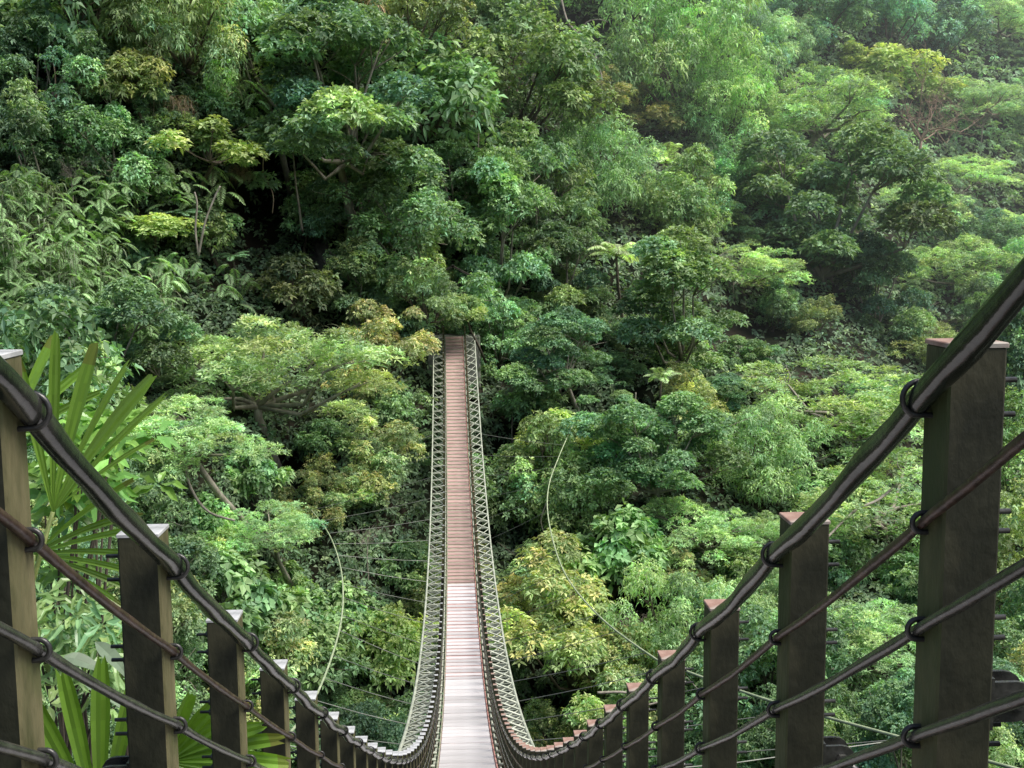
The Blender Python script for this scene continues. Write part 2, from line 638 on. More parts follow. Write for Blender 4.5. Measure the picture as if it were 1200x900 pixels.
G_MID = (.058, .120, .040)
G_BLUE = (.048, .108, .048)
G_PALE = (.105, .175, .060)
G_LIME = (.150, .220, .035)
G_OLIVE = (.085, .115, .036)
G_DARK = (.036, .078, .030)

for i in range(5):     # big leaves in tiers
    crown(f'tier_{i}', 5.0, 5.0, 40, 1.25, .45, 19000, 6, .33, .08, 100 + i, G_BLUE, var=.25, up=.68, droop=.35, inner=.12, low=-.45, lobes=(1, 3, 2, 4, 3)[i], pal=i % 2 == 0)
for i in range(3):     # the great tiered crowns
    crown(f'grandtier_{i}', 5.0, 5.6, 32, 1.45, .34, 32000, 6, .29, .08, 150 + i, G_BLUE, var=.22, up=.78, droop=.3, inner=.05, low=-.5, lobes=(1, 3, 2)[i], pal=True, jag=.3)
for i in range(3):     # flat feathery umbrella
    crown(f'feather_{i}', 5.5, 3.0, 44, 1.15, .32, 21000, 8, .28, .042, 200 + i, G_PALE, var=.22, up=.82, droop=.15, inner=.1, pal=True, low=-.3, lobes=(1, 3, 3)[i])
for i in range(5):     # dense and ragged
    crown(f'dense_{i}', 4.0, 4.6, 34, 1.05, .75, 17000, 5, .26, .07, 300 + i, (G_MID, G_MID, G_OLIVE, G_MID, G_BLUE)[i], var=.3, up=.5, droop=.3, low=-.5, lobes=(2, 3, 3, 4, 2)[i], pal=i % 2 == 1)
for i in range(2):     # cream-orange young leaves on top
    crown(f'tipped_{i}', 3.6, 4.4, 32, .9, .6, 16000, 7, .27, .055, 400 + i, (.10, .145, .045), var=.26, up=.6, droop=.35, tip=(.44, .42, .15), tipfrac=.4, low=-.4, lobes=3)
for i in range(3):     # loose drooping bright
    crown(f'droop_{i}', 4.0, 4.4, 36, .95, .75, 18000, 5, .27, .042, 500 + i, (.085, .155, .050), var=.25, up=.42, droop=.45, low=-.45, lobes=(3, 2, 4)[i])
for i in range(4):     # small shrubs
    crown(f'shrub_{i}', 1.7, 1.4, 11, .72, .75, 4200, 6, .23, .060, 600 + i, G_MID, var=.3, up=.5, droop=.3)
for i in range(2):
    crown(f'flatshrub_{i}', 1.9, 1.0, 10, .8, .42, 4200, 8, .24, .042, 700 + i, G_PALE, var=.25, up=.8, droop=.2, pal=True, low=-.05)
for i in range(2):     # big-leaved
    crown(f'bigleaf_{i}', 2.2, 2.0, 14, .85, .7, 3400, 5, .46, .16, 800 + i, G_MID, var=.28, up=.5, droop=.35)
for i in range(2):     # tree whose lime leaves stand apart
    crown(f'lime_{i}', 1.9, 1.6, 12, .75, .6, 4000, 6, .26, .07, 900 + i, G_LIME, var=.22, up=.6, droop=.3, low=-.1)


def frond(mb_list, base, az, el, Lf, arch, npair, ll, lw, r, colb, vdroop=.35):
    """pinnate frond: returns leaflets as kites, and rachis points"""
    t = np.linspace(0, 1, npair + 1)
    h = np.array([math.cos(az), math.sin(az), 0])
    x = Lf * (t - .12 * t * t)
    pts = base + h[None] * (x * math.cos(el))[:, None]
    pts = pts + np.array([0, 0, 1.0])[None] * (x * math.sin(el) - arch * Lf * t ** 2.0)[:, None]
    T = unit(np.gradient(pts, axis=0))
    S = unit(np.cross(T, np.array([0, 0, 1.0])))
    prof = np.sin(np.clip(t * 1.02 + .08, 0, 1) * pi) ** .6
    for sg in (-1, 1):
        d = unit(S * sg + T * .45 + np.array([0, 0, -vdroop]) + r.normal(0, .08, pts.shape))
        n = unit(np.cross(d, T) * sg)
        V, F = kites(pts[1:], d[1:], n[1:], ll * prof[1:], np.full(npair, lw), .12)
        mb_list.append((V, F, colb))
    return pts


def frond_plant(key, nf, Lf, el0, arch, npair, ll, lw, seed, base, trunk_h=0, hang=False):
    r = np.random.default_rng(seed)
    parts, tubes = [], MB()
    for i in range(nf):
        az = i * 2.399 + r.normal(0, .2)
        el = el0 * r.uniform(.5, 1.25)
        b = np.array([0, 0, 0.0]) + r.normal(0, .03, 3)
        if hang:
            b = r.uniform(-1, 1, 3) * np.array([1.1, .5, 1.3])
        pts = frond(parts, b, az, el, Lf * r.uniform(.7, 1.15), arch * r.uniform(.7, 1.3), npair, ll, lw, r, math.exp(r.normal(0, .25)))
        tubes.tube(pts[::max(1, npair // 6)], np.linspace(.022, .006, len(pts[::max(1, npair // 6)])) * Lf / 1.5, 4)
    V, F, C, n = [], [], [], 0
    for v, f, cb in parts:
        V.append(v)
        F.append(f + n)
        n += len(v)
        C.append(KB * np.array(base)[None] * cb * np.exp(r.normal(0, .15, (len(f), 1))))
    # rachises share the crown mesh colour
    tv, tf = np.concatenate(tubes.V), np.concatenate(tubes.F)
    V.append(tv)
    F.append(tf + n)
    C.append(np.tile(np.array([.16, .17, .07]), (len(tf), 1)))
    me = mesh_np('fronds_' + key, np.concatenate(V), np.concatenate(F), LEAF, np.concatenate(C))
    tm = MB()
    if not hang:
        tm.tube([[0, 8, -12], [.15, 3.5, -6], [.05, .6, -2], [0, 0, .05]], [.16, .14, .11, .08], 7)
        tme = tm.mesh('stem_' + key, BARK, True)
    else:
        tme = None
    CROWNS.setdefault(key.rsplit('_', 1)[0], []).append((me, tme, Lf))


for i in range(2):
    frond_plant(f'palm_{i}', 13, 3.4, 1.0, .62, 34, .62, .032, 40 + i, (.105, .16, .065))
for i in range(2):
    frond_plant(f'treefern_{i}', 15, 2.2, .45, .40, 26, .42, .035, 50 + i, (.07, .15, .055))
for i in range(3):
    frond_plant(f'fernbank_{i}', 26, 1.35, .25, .75, 20, .30, .034, 60 + i, (.085, .155, .045), hang=True)

# long strap leaves hanging down the cliff
def strap_plant(key, n, L, W, seed, base):
    r = np.random.default_rng(seed)
    V, F, C, k = [], [], [], 0
    for i in range(n):
        b = r.uniform(-1, 1, 3) * np.array([1.3, .5, .9])
        az = r.uniform(0, 2 * pi)
        h = np.array([math.cos(az), math.sin(az), 0])
        Lf = L * r.uniform(.6, 1.2)
        t = np.linspace(0, 1, 6)
        pts = b + h[None] * (Lf * .55 * np.sin(t * 1.7))[:, None] + np.array([0, 0, 1])[None] * (Lf * (.35 * t - 1.0 * t ** 2))[:, None]
        S = unit(np.cross(h, [0, 0, 1.0]) + r.normal(0, .2, 3))
        wd = W * np.array([.5, 1, 1, .8, .5, .08])
        v = np.concatenate([pts + S * wd[:, None], pts - S * wd[:, None]])
        f = [[j, j + 1, 7 + j, 6 + j] for j in range(5)]
        V.append(v)
        F.append(np.array(f) + k)
        k += len(v)
        C.append(np.tile(1.6 * np.array(base) * math.exp(r.normal(0, .3)), (5, 1)))
    me = mesh_np('straps_' + key, np.concatenate(V), np.concatenate(F), LEAF, np.concatenate(C))
    CROWNS.setdefault(key.rsplit('_', 1)[0], []).append((me, None, L))


for i in range(2):
    strap_plant(f'strap_{i}', 240, .95, .020, 70 + i, (.12, .155, .075))
strap_plant('deadstrap_0', 260, 2.3, .02, 75, (.24, .17, .10))


def bare_tree(key, R, seed, mat, n0=7, tw=.11):
    r = np.random.default_rng(seed)
    mb = MB()
    mb.tube([[0, 0, -12], [.1, 0, -5], [0, .1, -2], [.1, 0, 0]], [tw * 1.7, tw * 1.5, tw * 1.3, tw * 1.1], 6)

    def br(p, d, L, w, lev):
        pts = [p]
        q = p.copy()
        dd = d.copy()
        for i in range(4):
            dd = unit(dd + r.normal(0, .28, 3) + np.array([0, 0, .05]))
            q = q + dd * L / 4
            pts.append(q)
        mb.tube(pts, np.linspace(w, w * .45, 5), 5 if lev < 2 else 4, caps=False)
        if lev < 3:
            for i in range(4 if lev < 2 else 3):
                k = r.integers(1, 5)
                br(pts[k], unit(dd + r.normal(0, .7, 3)), L * r.uniform(.5, .75), w * .5, lev + 1)
    for i in range(n0):
        a = i * 2.4
        br(np.array([.1, 0, 0]), unit(np.array([math.cos(a), math.sin(a), r.uniform(.3, 1.6)])), R * r.uniform(.6, .9), tw * .75, 0)
    CROWNS.setdefault(key.rsplit('_', 1)[0], []).append((mb.mesh('branches_' + key, mat, True), None, R))


bare_tree('dead_0', 4.5, 5, DEADBARK)
bare_tree('bare_0', 3.5, 9, PALEBARK, 6, .07)

# ------------------------------------------------------------------ placing plants
LOOK = {
    'grandtier': ('broadleaf_tree', 'layered broadleaf tree', 'tree'),
    'tier': ('broadleaf_tree', 'layered broadleaf tree', 'tree'),
    'feather': ('feathery_tree', 'flat-topped feathery tree', 'tree'),
    'dense': ('leafy_tree', 'dense rounded tree', 'tree'),
    'tipped': ('young_leaf_tree', 'tree tipped with cream young leaves', 'tree'),
    'droop': ('drooping_tree', 'loose drooping tree', 'tree'),
    'shrub': ('shrub', 'small leafy shrub', 'shrub'),
    'flatshrub': ('feathery_shrub', 'small feathery shrub', 'shrub'),
    'bigleaf': ('large_leaf_shrub', 'large-leaved shrub', 'shrub'),
    'lime': ('lime_shrub', 'lime green shrub', 'shrub'),
    'palm': ('feather_palm', 'feather palm', 'palm'),
    'treefern': ('tree_fern', 'tree fern', 'fern'),
    'fernbank': ('hanging_fern', 'clump of hanging ferns', 'fern'),
    'strap': ('strap_leaf_plant', 'clump of hanging strap leaves', 'plant'),
    'deadstrap': ('dry_vine_curtain', 'curtain of dry brown vines', 'vine'),
    'dead': ('dead_tree', 'dead tree', 'tree'),
    'bare': ('bare_tree', 'bare branched tree', 'tree'),
}
PLACED = []   # (px, py, rpx, phrase)
NPL = 0


def plant(kind, px, py, wpx, tint=(1, 1, 1), label=None, group=None, dz=0.0, var=None, near=0.0, sq=1.0, force=False, lean=0):
    """crown centred where the survey put it, its foot straight below on the hillside"""
    global NPL
    vs = CROWNS[kind]
    me, tme, R = vs[(NPL if var is None else var) % len(vs)]
    Y0 = float(depth(px, py, False))
    r = wpx * .5 / FOC * Y0
    Y = Y0 - r * .45 - near
    r = wpx * .5 / FOC * Y
    c = P(px, py, Y)
    if not force and not bridge_dist_ok(c, r):
        return None
    NPL += 1
    s = r / R
    hit = BVH.ray_cast(Vector(c), Vector((0, .6, -1)).normalized())
    b0 = Vector(c) + Vector((0, 1.5, -2.5)) * s if hit[0] is None else hit[0]
    nm, lk, cat = LOOK[kind]
    root = thing(nm, label or lk, cat, tuple(b0), 0, group)
    rz = random.uniform(-.7, .7) if kind not in ('palm', 'treefern', 'fernbank', 'strap', 'deadstrap') else random.uniform(-.4, .4)
    off = (c[0] - b0.x, c[1] - b0.y, c[2] - b0.z)
    mir = random.choice((-1, 1))
    cn = {'palm': 'fronds', 'treefern': 'fronds', 'fernbank': 'fronds', 'strap': 'leaves', 'deadstrap': 'strands', 'dead': 'branches', 'bare': 'branches'}.get(kind, 'crown')
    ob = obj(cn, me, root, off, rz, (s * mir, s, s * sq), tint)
    if lean:
        ob.rotation_euler = (0, lean, 0)
    if tme is not None:
        obj('trunk', tme, root, off, rz, (s * mir, s, s * sq))
    return root


HER = [
    # kind, px, py, width, tint, height squash, label, short phrase for its neighbours
    ('grandtier', 392, 140, 225, (1.3, 1.25, 1.2), 1.1, 'tall layered broadleaf tree with bright tiers over the dark hollow on the left cliff', 'the bright layered cliff tree'),
    ('feather', 300, 452, 285, (.98, 1.02, .88), .95, 'widest pale feathery tree with a flat crown, left of the far half of the bridge', 'the widest pale feathery tree'),
    ('feather', 222, 520, 190, (1.05, 1.2, 1.1), .9, 'pale feathery tree just left below the widest pale feathery crown', 'the lower pale feathery tree'),
    ('feather', 318, 622, 130, (1.0, 1.2, 1.0), .9, 'small feathery tree with an orange-brown trunk in the gorge left of the bridge', 'the small gorge feathery tree'),
    ('tipped', 440, 435, 118, (1.35, 1.2, 1.05), 1.0, 'tree covered in orange-cream young leaves beside the far left railing', 'the orange-cream tree'),
    ('tipped', 440, 545, 112, (.95, 1.05, .9), 1.0, 'olive tree with a few yellow tips directly below the orange-cream tree', 'the olive tree left of the deck'),
    ('feather', 952, 135, 185, (1.15, 1.2, 1.15), 1.1, 'grey-green fine-leaved tree with dark limbs high on the right slope', 'the grey-green slope tree'),
    ('grandtier', 968, 275, 230, (1.2, 1.2, 1.1), 1.1, 'biggest dark layered tree on the right slope, below the grey-green tree', 'the biggest dark layered tree'),
    ('grandtier', 800, 388, 190, (1.35, 1.3, 1.15), 1.0, 'sunlit layered tree with spreading tiers right of the bridge end', 'the sunlit spreading tree'),
    ('feather', 975, 478, 260, (1.1, 1.08, .75), .85, 'yellow-green flat feathery tree in the middle of the right side', 'the yellow-green flat tree'),
    ('dead', 1078, 165, 120, (1, 1, 1), 1.2, 'dead tan tree with bare twisted branches on the right slope', 'the dead tan tree'),
    ('lime', 1030, 95, 100, (.95, .98, .8), .8, 'lime green tree top catching light above the dead tan tree', 'the lime tree top'),
    ('lime', 1000, 75, 60, (.9, .95, .8), .8, 'small lime crown at upper left of the brightest lime tree top', 'the small lime crown'),
    ('lime', 1085, 112, 60, (.85, .85, .7), .8, 'dull lime crown leaning over the top of the dead tan tree', 'the dull lime crown'),
    ('tipped', 672, 765, 215, (1.3, 1.35, .8), .9, 'wide yellow-tipped tree standing below the right side of the bridge', 'the wide yellow-tipped tree'),
    ('lime', 455, 775, 95, (.85, .95, .9), 1.3, 'yellow-green tree in the gorge just left of the nearer deck', 'the yellow-green gorge tree'),
    ('lime', 655, 520, 90, (.9, 1.0, .9), .9, 'small tree of bright yellow-green leaf sprays right of the far deck', 'the yellow-green spray tree'),
    ('droop', 885, 548, 150, (1.0, 1.15, 1.0), 1.0, 'fresh green fine-leaved tree left of the yellow-green flat tree', 'the fresh green tree'),
    ('dense', 492, 290, 165, (1.1, 1.15, 1.0), 1.0, 'dense green tree hanging over the far end of the bridge', 'the tree over the bridge end'),
    ('lime', 520, 272, 42, (1.2, 1.15, .8), 1.0, 'bright lime patch of young leaves on the tree above the bridge end', 'the bright lime patch'),
    ('dense', 600, 120, 210, (1.15, 1.1, .95), 1.0, 'largest olive tree on the middle ridge above the bridge end', 'the largest ridge tree'),
    ('droop', 788, 90, 190, (1.15, 1.35, .95), 1.2, 'tall fresh green drooping tree right of the dark gully', 'the tall drooping tree'),
    ('droop', 848, 140, 120, (1.15, 1.35, .95), 1.2, 'fresh green drooping tree right of the tallest drooping tree', 'the lower drooping tree'),
    ('feather', 1150, 125, 130, (1.05, 1.15, 1.5), .9, 'misty umbrella-shaped tree near the right edge, above a bare one', 'the misty umbrella tree'),  # mist painted as a bluish leaf tint
    ('feather', 1135, 205, 110, (1.5, 1.5, 1.4), .8, 'grey umbrella-shaped tree with twisted pale limbs right of the dead tree', 'the grey umbrella tree'),
    ('grandtier', 770, 545, 170, (1.05, 1.25, .95), 1.0, 'mid green layered tree straight below the sunlit spreading tree', 'the mid green layered tree'),
    ('bigleaf', 735, 655, 105, (1.1, 1.3, .9), 1.0, 'glossy large-leaved small tree above the wide yellow-tipped tree', 'the glossy large-leaved tree'),
    ('dense', 503, 362, 80, (.8, 1.1, 1.2), 1.0, 'low leafy clump hanging over the left end of the deck', 'the clump over the deck end'),
    ('lime', 545, 368, 44, (.6, .75, .8), 1.0, 'small dark leaf clump over the right end of the deck', 'the small clump over the deck end'),
    ('palm', 780, 192, 115, (2.0, 1.9, 1.6), 1.0, 'feather palm with arching grey-green fronds below the tall drooping tree', 'the upper feather palm'),
    ('palm', 722, 300, 120, (2.0, 1.9, 1.5), 1.0, 'feather palm with pale hanging fronds above right of the bridge end', 'the middle feather palm'),
    ('palm', 775, 445, 80, (1.2, 1.3, 1.0), 1.0, 'small feather palm half hidden in the sunlit spreading tree', 'the hidden feather palm'),
    ('feather', 1130, 320, 150, (1.0, 1.1, .95), 1.0, 'pale feathery tree behind the thick hand cable at right edge', 'the right edge feathery tree'),
    ('feather', 1040, 590, 260, (1.08, 1.1, .85), .9, 'wide pale feathery tree seen behind the first two right posts', 'the feathery tree behind the posts'),
    ('feather', 1010, 765, 220, (.85, 1.1, .9), 1.0, 'mid green feathery tree low between the first two right posts', 'the low feathery tree between posts'),
    ('lime', 152, 105, 72, (.75, .68, .85), 1.2, 'yellowish slender small tree on the upper left cliff', 'the yellowish cliff tree'),
    ('lime', 247, 178, 100, (.72, .8, .95), .75, 'light green small tree with thin pale stems left of the dark hollow', 'the thin-stemmed cliff tree'),
    ('lime', 180, 272, 76, (.95, .98, .8), .55, 'flat lime green bush spreading on the left cliff', 'the flat lime bush'),
    ('treefern', 272, 300, 62, (1.0, 1.15, 1.1), 1.0, 'pale tree fern opening like an umbrella under the thin-stemmed tree', 'the pale tree fern'),
    ('shrub', 343, 345, 92, (.95, .68, .6), 1.0, 'brownish olive bush under the dark hollow', 'the brownish bush'),
    ('tier', 525, 225, 120, (1.0, 1.1, .9), 1.0, 'layered tree directly above the tree hanging over the bridge end', 'the layered tree over the bridge'),
    ('dense', 560, 30, 120, (.95, 1.05, 1.0), 1.0, 'dark rounded tree at top of the picture left of the gully', 'the top rounded tree'),
    ('dense', 470, 60, 130, (.85, .95, .95), 1.1, 'dark tree behind the bright layered cliff tree at its upper right', 'the dark upper cliff tree'),
    ('tipped', 735, 140, 90, (.75, .7, .6), .8, 'brownish olive crown on the ridge edge beside the gully', 'the brownish ridge crown'),
    ('tipped', 690, 130, 90, (.85, .8, .6), .8, 'olive brown crown at the tip of the middle ridge', 'the olive ridge crown'),
    ('deadstrap', 415, 18, 90, (1.8, 1.5, 1.3), 1.0, 'curtain of dry brown vines at the top above the cliff tree', 'the brown vine curtain'),
    ('deadstrap', 282, 200, 34, (.8, .75, .7), 1.0, 'narrow brown curtain of dead fronds at the dark hollow edge', 'the narrow brown curtain'),
    ('deadstrap', 210, 120, 40, (.9, .85, .8), 1.0, 'tuft of dry brown straw hanging mid left cliff', 'the dry straw tuft'),
    ('grandtier', 660, 430, 120, (.95, 1.1, .95), 1.0, 'green layered tree between bridge end and the sunlit spreading tree', 'the layered tree right of the railing'),
    ('dense', 1100, 50, 100, (1.2, 1.5, 2.5), 1.0, 'misty blue-green rounded tree in the upper right corner region', 'the misty rounded tree'),  # strong blue tint stands in for the mist
    ('dense', 960, 22, 110, (.9, 1.2, 2.1), 1.0, 'misty dark blue-green tree on the far slope at the top', 'the misty dark tree'),  # mist put into the blue of the tint
    ('tier', 1145, 300, 90, (.8, 1.0, 1.0), 1.0, 'blue-green layered tree near right edge above the hand cable', 'the blue-green edge tree'),
    ('feather', 930, 640, 150, (.9, 1.1, .95), .9, 'green feathery tree behind the gap left of the second right post', 'the tree left of the second post'),
    ('shrub', 370, 775, 120, (1.0, 1.1, .9), 1.0, 'round mid green bush low in the gorge left of the bridge', 'the round gorge bush'),
    ('bigleaf', 265, 720, 120, (.9, 1.05, .85), 1.0, 'dark large-leaved bush in the gorge above the third left post', 'the dark large-leaved bush'),
]
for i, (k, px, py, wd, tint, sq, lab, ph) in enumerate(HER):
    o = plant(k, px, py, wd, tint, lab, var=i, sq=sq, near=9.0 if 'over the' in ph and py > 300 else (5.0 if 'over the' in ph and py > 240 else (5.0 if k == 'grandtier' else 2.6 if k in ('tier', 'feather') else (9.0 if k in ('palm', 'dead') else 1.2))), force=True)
    PLACED.append((px, py, wd * .5, ph))

# filler wood: kinds by region
def region(px, py):
    r = random.random()
    if px < 260 and 210 < py < 420:
        return random.choices(['fernbank', 'strap', 'shrub', 'treefern', 'bigleaf'], [5, 1.6, 3, 1.4, 1])[0], (1.2, 1.2, 1.15)
    if px < 470 and py < 420:
        return random.choices(['dense', 'shrub', 'bigleaf', 'fernbank', 'strap', 'tier', 'droop'], [4, 4, 1.2, 1.2, .6, 3, .6])[0], (1.2, 1.2, 1.15)
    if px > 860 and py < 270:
        return random.choices(['dense', 'feather', 'tier', 'droop', 'grandtier'], [3, 4, 2, 1.6, 3])[0], (1.35, 1.5, 2.15)  # bluish lift paints distance haze into these far crowns
    if px > 700 and py < 260:
        return random.choices(['droop', 'tier', 'dense', 'shrub'], [4, 3, 2, 1])[0], (1.15, 1.3, 1.1)
    if py > 560:
        return random.choices(['dense', 'shrub', 'bigleaf', 'flatshrub', 'tier', 'tipped', 'droop'], [3, 3, 2, 1.5, 3, .5, 1])[0], (1.1, 1.2, 1.0)
    return random.choices(['tier', 'dense', 'shrub', 'feather', 'grandtier', 'droop', 'bigleaf'], [3, 4, 2, 1.5, 4, 1, .8])[0], (1.12, 1.2, 1.05)


BIG = ('tier', 'dense', 'droop', 'feather', 'tipped')
USED = set()
DIRN = ['right of', 'above and right of', 'above', 'above and left of', 'left of', 'below and left of', 'below', 'below and right of']
CLN = ['dull', 'mid green', 'bright', 'olive', 'bluish', 'yellowish']


def look_word(t):
    if t[0] > t[1] * 1.05:
        return 'olive'
    if t[2] > t[1] * 1.02:
        return 'bluish'
    if t[1] > 1.25:
        return 'bright green'
    if t[1] < .85:
        return 'dark green'
    return 'mid green'


def filler_label(kind, px, py, tint):
    near = sorted(PLACED, key=lambda q: (q[0] - px) ** 2 + (q[1] - py) ** 2)
    lk = LOOK[kind][1]
    cw = look_word(tint)
    for step in (0, 1, 2):
        for q in near[:5 + step * 4]:
            a = math.atan2(-(py - q[1]), px - q[0])
            d = DIRN[int(round(a / (pi / 4))) % 8]
            dist = math.hypot(px - q[0], py - q[1])
            how = 'just ' if dist < q[2] * 1.2 + 20 else ''
            if step == 1 and dist >= 110:
                how = 'well '
            if step == 2:
                how = f'about {max(1, round(dist / 60))} crown widths '.replace('about 1 crown widths', 'one crown width')
            lab = f'{cw} {lk} {how}{d} {q[3]}'
            if lab not in USED and len(lab.split()) <= 16:
                USED.add(lab)
                return lab
    return f'{cw} {lk} deep in the wood'


pts = []
def try_points(n, dmin_fn, tries):
    k = 0
    for _ in range(tries):
        px, py = random.uniform(-60, 1260), random.uniform(-40, 960)
        dm = dmin_fn(px, py)
        if any((px - a) ** 2 + (py - b) ** 2 < (dm + c) ** 2 * .25 for a, b, c in pts):
            continue
        if any(((px - hx) / rx) ** 2 + ((py - hy) / ry) ** 2 < (1.7 if dd > 6 else 1.0) for hx, hy, rx, ry, dd in HOLLOWS):
            continue
        pts.append((px, py, dm))
        yield px, py, dm
        k += 1
        if k >= n:
            return


for px, py, rr_, ph in PLACED:
    pts.append((px, py, rr_ * 1.25))
placed_f = []
def size_big(px, py): return 52 if py < 260 and px > 820 else (70 if py < 420 else 84)
for px, py, dm in try_points(220, size_big, 14000):
    placed_f.append((px, py, dm * random.uniform(1.5, 2.3), True))
for px, py, dm in try_points(420, lambda a, b: 30 if b < 420 else 36, 30000):
    placed_f.append((px, py, dm * random.uniform(1.5, 2.3), False))
for px, py, wd, big in placed_f:
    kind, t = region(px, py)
    if big and kind in ('shrub', 'flatshrub', 'bigleaf', 'lime', 'fernbank', 'strap', 'treefern') and py > 250 and px > 300:
        kind = random.choice(['tier', 'dense', 'grandtier', 'grandtier', 'feather'])
    if not big and kind in ('tier', 'dense', 'feather', 'droop', 'tipped') and px < 700 and random.random() < .6:
        kind = random.choice(['shrub', 'bigleaf', 'flatshrub', 'shrub'])
    b = math.exp(random.gauss(0, .15))
    h = random.gauss(0, .09)
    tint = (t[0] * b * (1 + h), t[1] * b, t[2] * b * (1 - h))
    if kind in ('fernbank', 'strap'):
        wd = min(wd * 1.1, 80)
        wd *= 1.0
    if px < 230 and 205 < py < 410:
        wd = min(wd, 62)
    if kind == 'treefern':
        wd = min(wd, 75)
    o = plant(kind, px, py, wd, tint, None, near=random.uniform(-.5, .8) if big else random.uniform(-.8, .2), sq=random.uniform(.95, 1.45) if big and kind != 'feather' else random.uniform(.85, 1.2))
    if o is not None:
        o['label'] = filler_label(kind, px, py, tint)
        o['group'] = 'trees and bushes of the gorge'

# hanging ferns and strap leaves draping the left cliff
for i in range(64):
    px, py = random.uniform(-20, 205), random.uniform(215, 395)
    kind = 'strap' if (py < 320 and px < 120 and i % 4 == 1) else 'fernbank'
    if math.hypot(px - 180, py - 272) < 45:
        continue
    b = random.uniform(.85, 1.35)
    if kind == 'strap':
        tint = (.75 * b, .85 * b, .75 * b)
    else:
        tint = (.72 * b, .88 * b, .66 * b)
    o = plant(kind, px, py, random.uniform(34, 58), tint, None, near=random.uniform(3.0, 4.4), force=True)
    o['label'] = filler_label(kind, px, py, tint)
    o['group'] = 'ferns and straps draping the left cliff'

# undergrowth: nobody could count it
def undergrowth():
    n = 72000
    px = rng.uniform(-200, 1400, n)
    py = rng.uniform(-150, 1150, n)
    keep = np.ones(n, bool)
    for hx, hy, rx, ry, dd in HOLLOWS:
        if dd > 0:
            keep &= ~((((px - hx) / rx) ** 2 + ((py - hy) / ry) ** 2 < .6) & (rng.random(n) < .8))
    px, py = px[keep], py[keep]
    n = len(px)
    D = depth(px, py)
    sc = D / 65
    C = P(px, py, D - rng.uniform(.05, .9, n) * sc)
    N = unit(np.array([0, -.5, 1.0]) + rng.normal(0, .4, (n, 3)))
    V, F = rosettes(C, N, 6, .34, .09, .8, .35)
    # larger blades farther away
    cen = np.repeat(C, 6, 0)
    k = np.repeat(np.repeat(sc, 6), 4)[:, None]
    V = np.repeat(cen, 4, 0) + (V - np.repeat(cen, 4, 0)) * k
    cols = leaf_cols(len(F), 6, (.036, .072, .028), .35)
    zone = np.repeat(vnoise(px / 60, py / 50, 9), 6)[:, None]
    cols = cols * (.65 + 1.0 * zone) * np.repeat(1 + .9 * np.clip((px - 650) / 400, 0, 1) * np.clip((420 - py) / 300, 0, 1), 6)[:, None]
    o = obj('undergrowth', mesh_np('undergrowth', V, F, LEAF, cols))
    tag(o, 'dark leafy undergrowth covering the steep gorge sides between the trees', 'undergrowth', kind='stuff')


undergrowth()

# pale rock faces
def rock(px, py, wpx, lab, sq=1.3, near=.3):
    Y = float(depth(px, py))
    c = P(px, py, Y - near)
    r = wpx * .5 / FOC * Y
    rr = np.random.default_rng(int(px))
    nu, nv = 22, 14
    V, F = [], []
    for j in range(nv + 1):
        for i in range(nu):
            th, ph = j / nv * pi, i / nu * 2 * pi
            d = np.array([math.sin(th) * math.cos(ph), math.sin(th) * math.sin(ph), math.cos(th)])
            k = 1 + .28 * math.sin(d[0] * 4 + px) * math.sin(d[2] * 5 + 1) + .14 * math.sin(d[0] * 11 + d[1] * 9 + d[2] * 8) + rr.normal(0, .03) * (0 < j < nv)
            V.append(d * k * r * np.array([1, .7, sq]))
    for j in range(nv):
        for i in range(nu):
            F.append([j * nu + i, (j + 1) * nu + i, (j + 1) * nu + (i + 1) % nu, j * nu + (i + 1) % nu])
    o = obj('rock', mesh_np('rock', V, F, ROCK), loc=tuple(c))
    tag(o, lab, 'rock')


rock(375, 308, 36, 'pale cracked rock face below the tall cliff tree', 1.6, .6)
rock(12, 158, 52, 'dark ledge of rock at the left edge of the cliff', .8, 1.2)
rock(238, 30, 30, 'dark rock showing in the hole at the top of the cliff', 1.2, .2)


# bare pale stems and lianas
def vine(name, pts, r0, mat, lab, cat, r1=None):
    """pts: (px,py,Y)"""
    Q = np.array([P(*p) for p in pts])
    # smooth
    t = np.linspace(0, len(Q) - 1, len(Q) * 5)
    i = np.clip(t.astype(int), 0, len(Q) - 2)
    f = (t - i)[:, None]
    q0, q1 = Q[np.maximum(i - 1, 0)], Q[i]
    q2, q3 = Q[i + 1], Q[np.minimum(i + 2, len(Q) - 1)]
    S = .5 * ((2 * q1) + (-q0 + q2) * f + (2 * q0 - 5 * q1 + 4 * q2 - q3) * f ** 2 + (-q0 + 3 * q1 - 3 * q2 + q3) * f ** 3)
    rad = np.linspace(r0, r1 or r0, len(S))
    mb = MB()
    mb.tube(S, rad, 6)
    o = obj(name, mb.mesh(name, mat, True))
    if lab:
        tag(o, lab, cat)
    return o


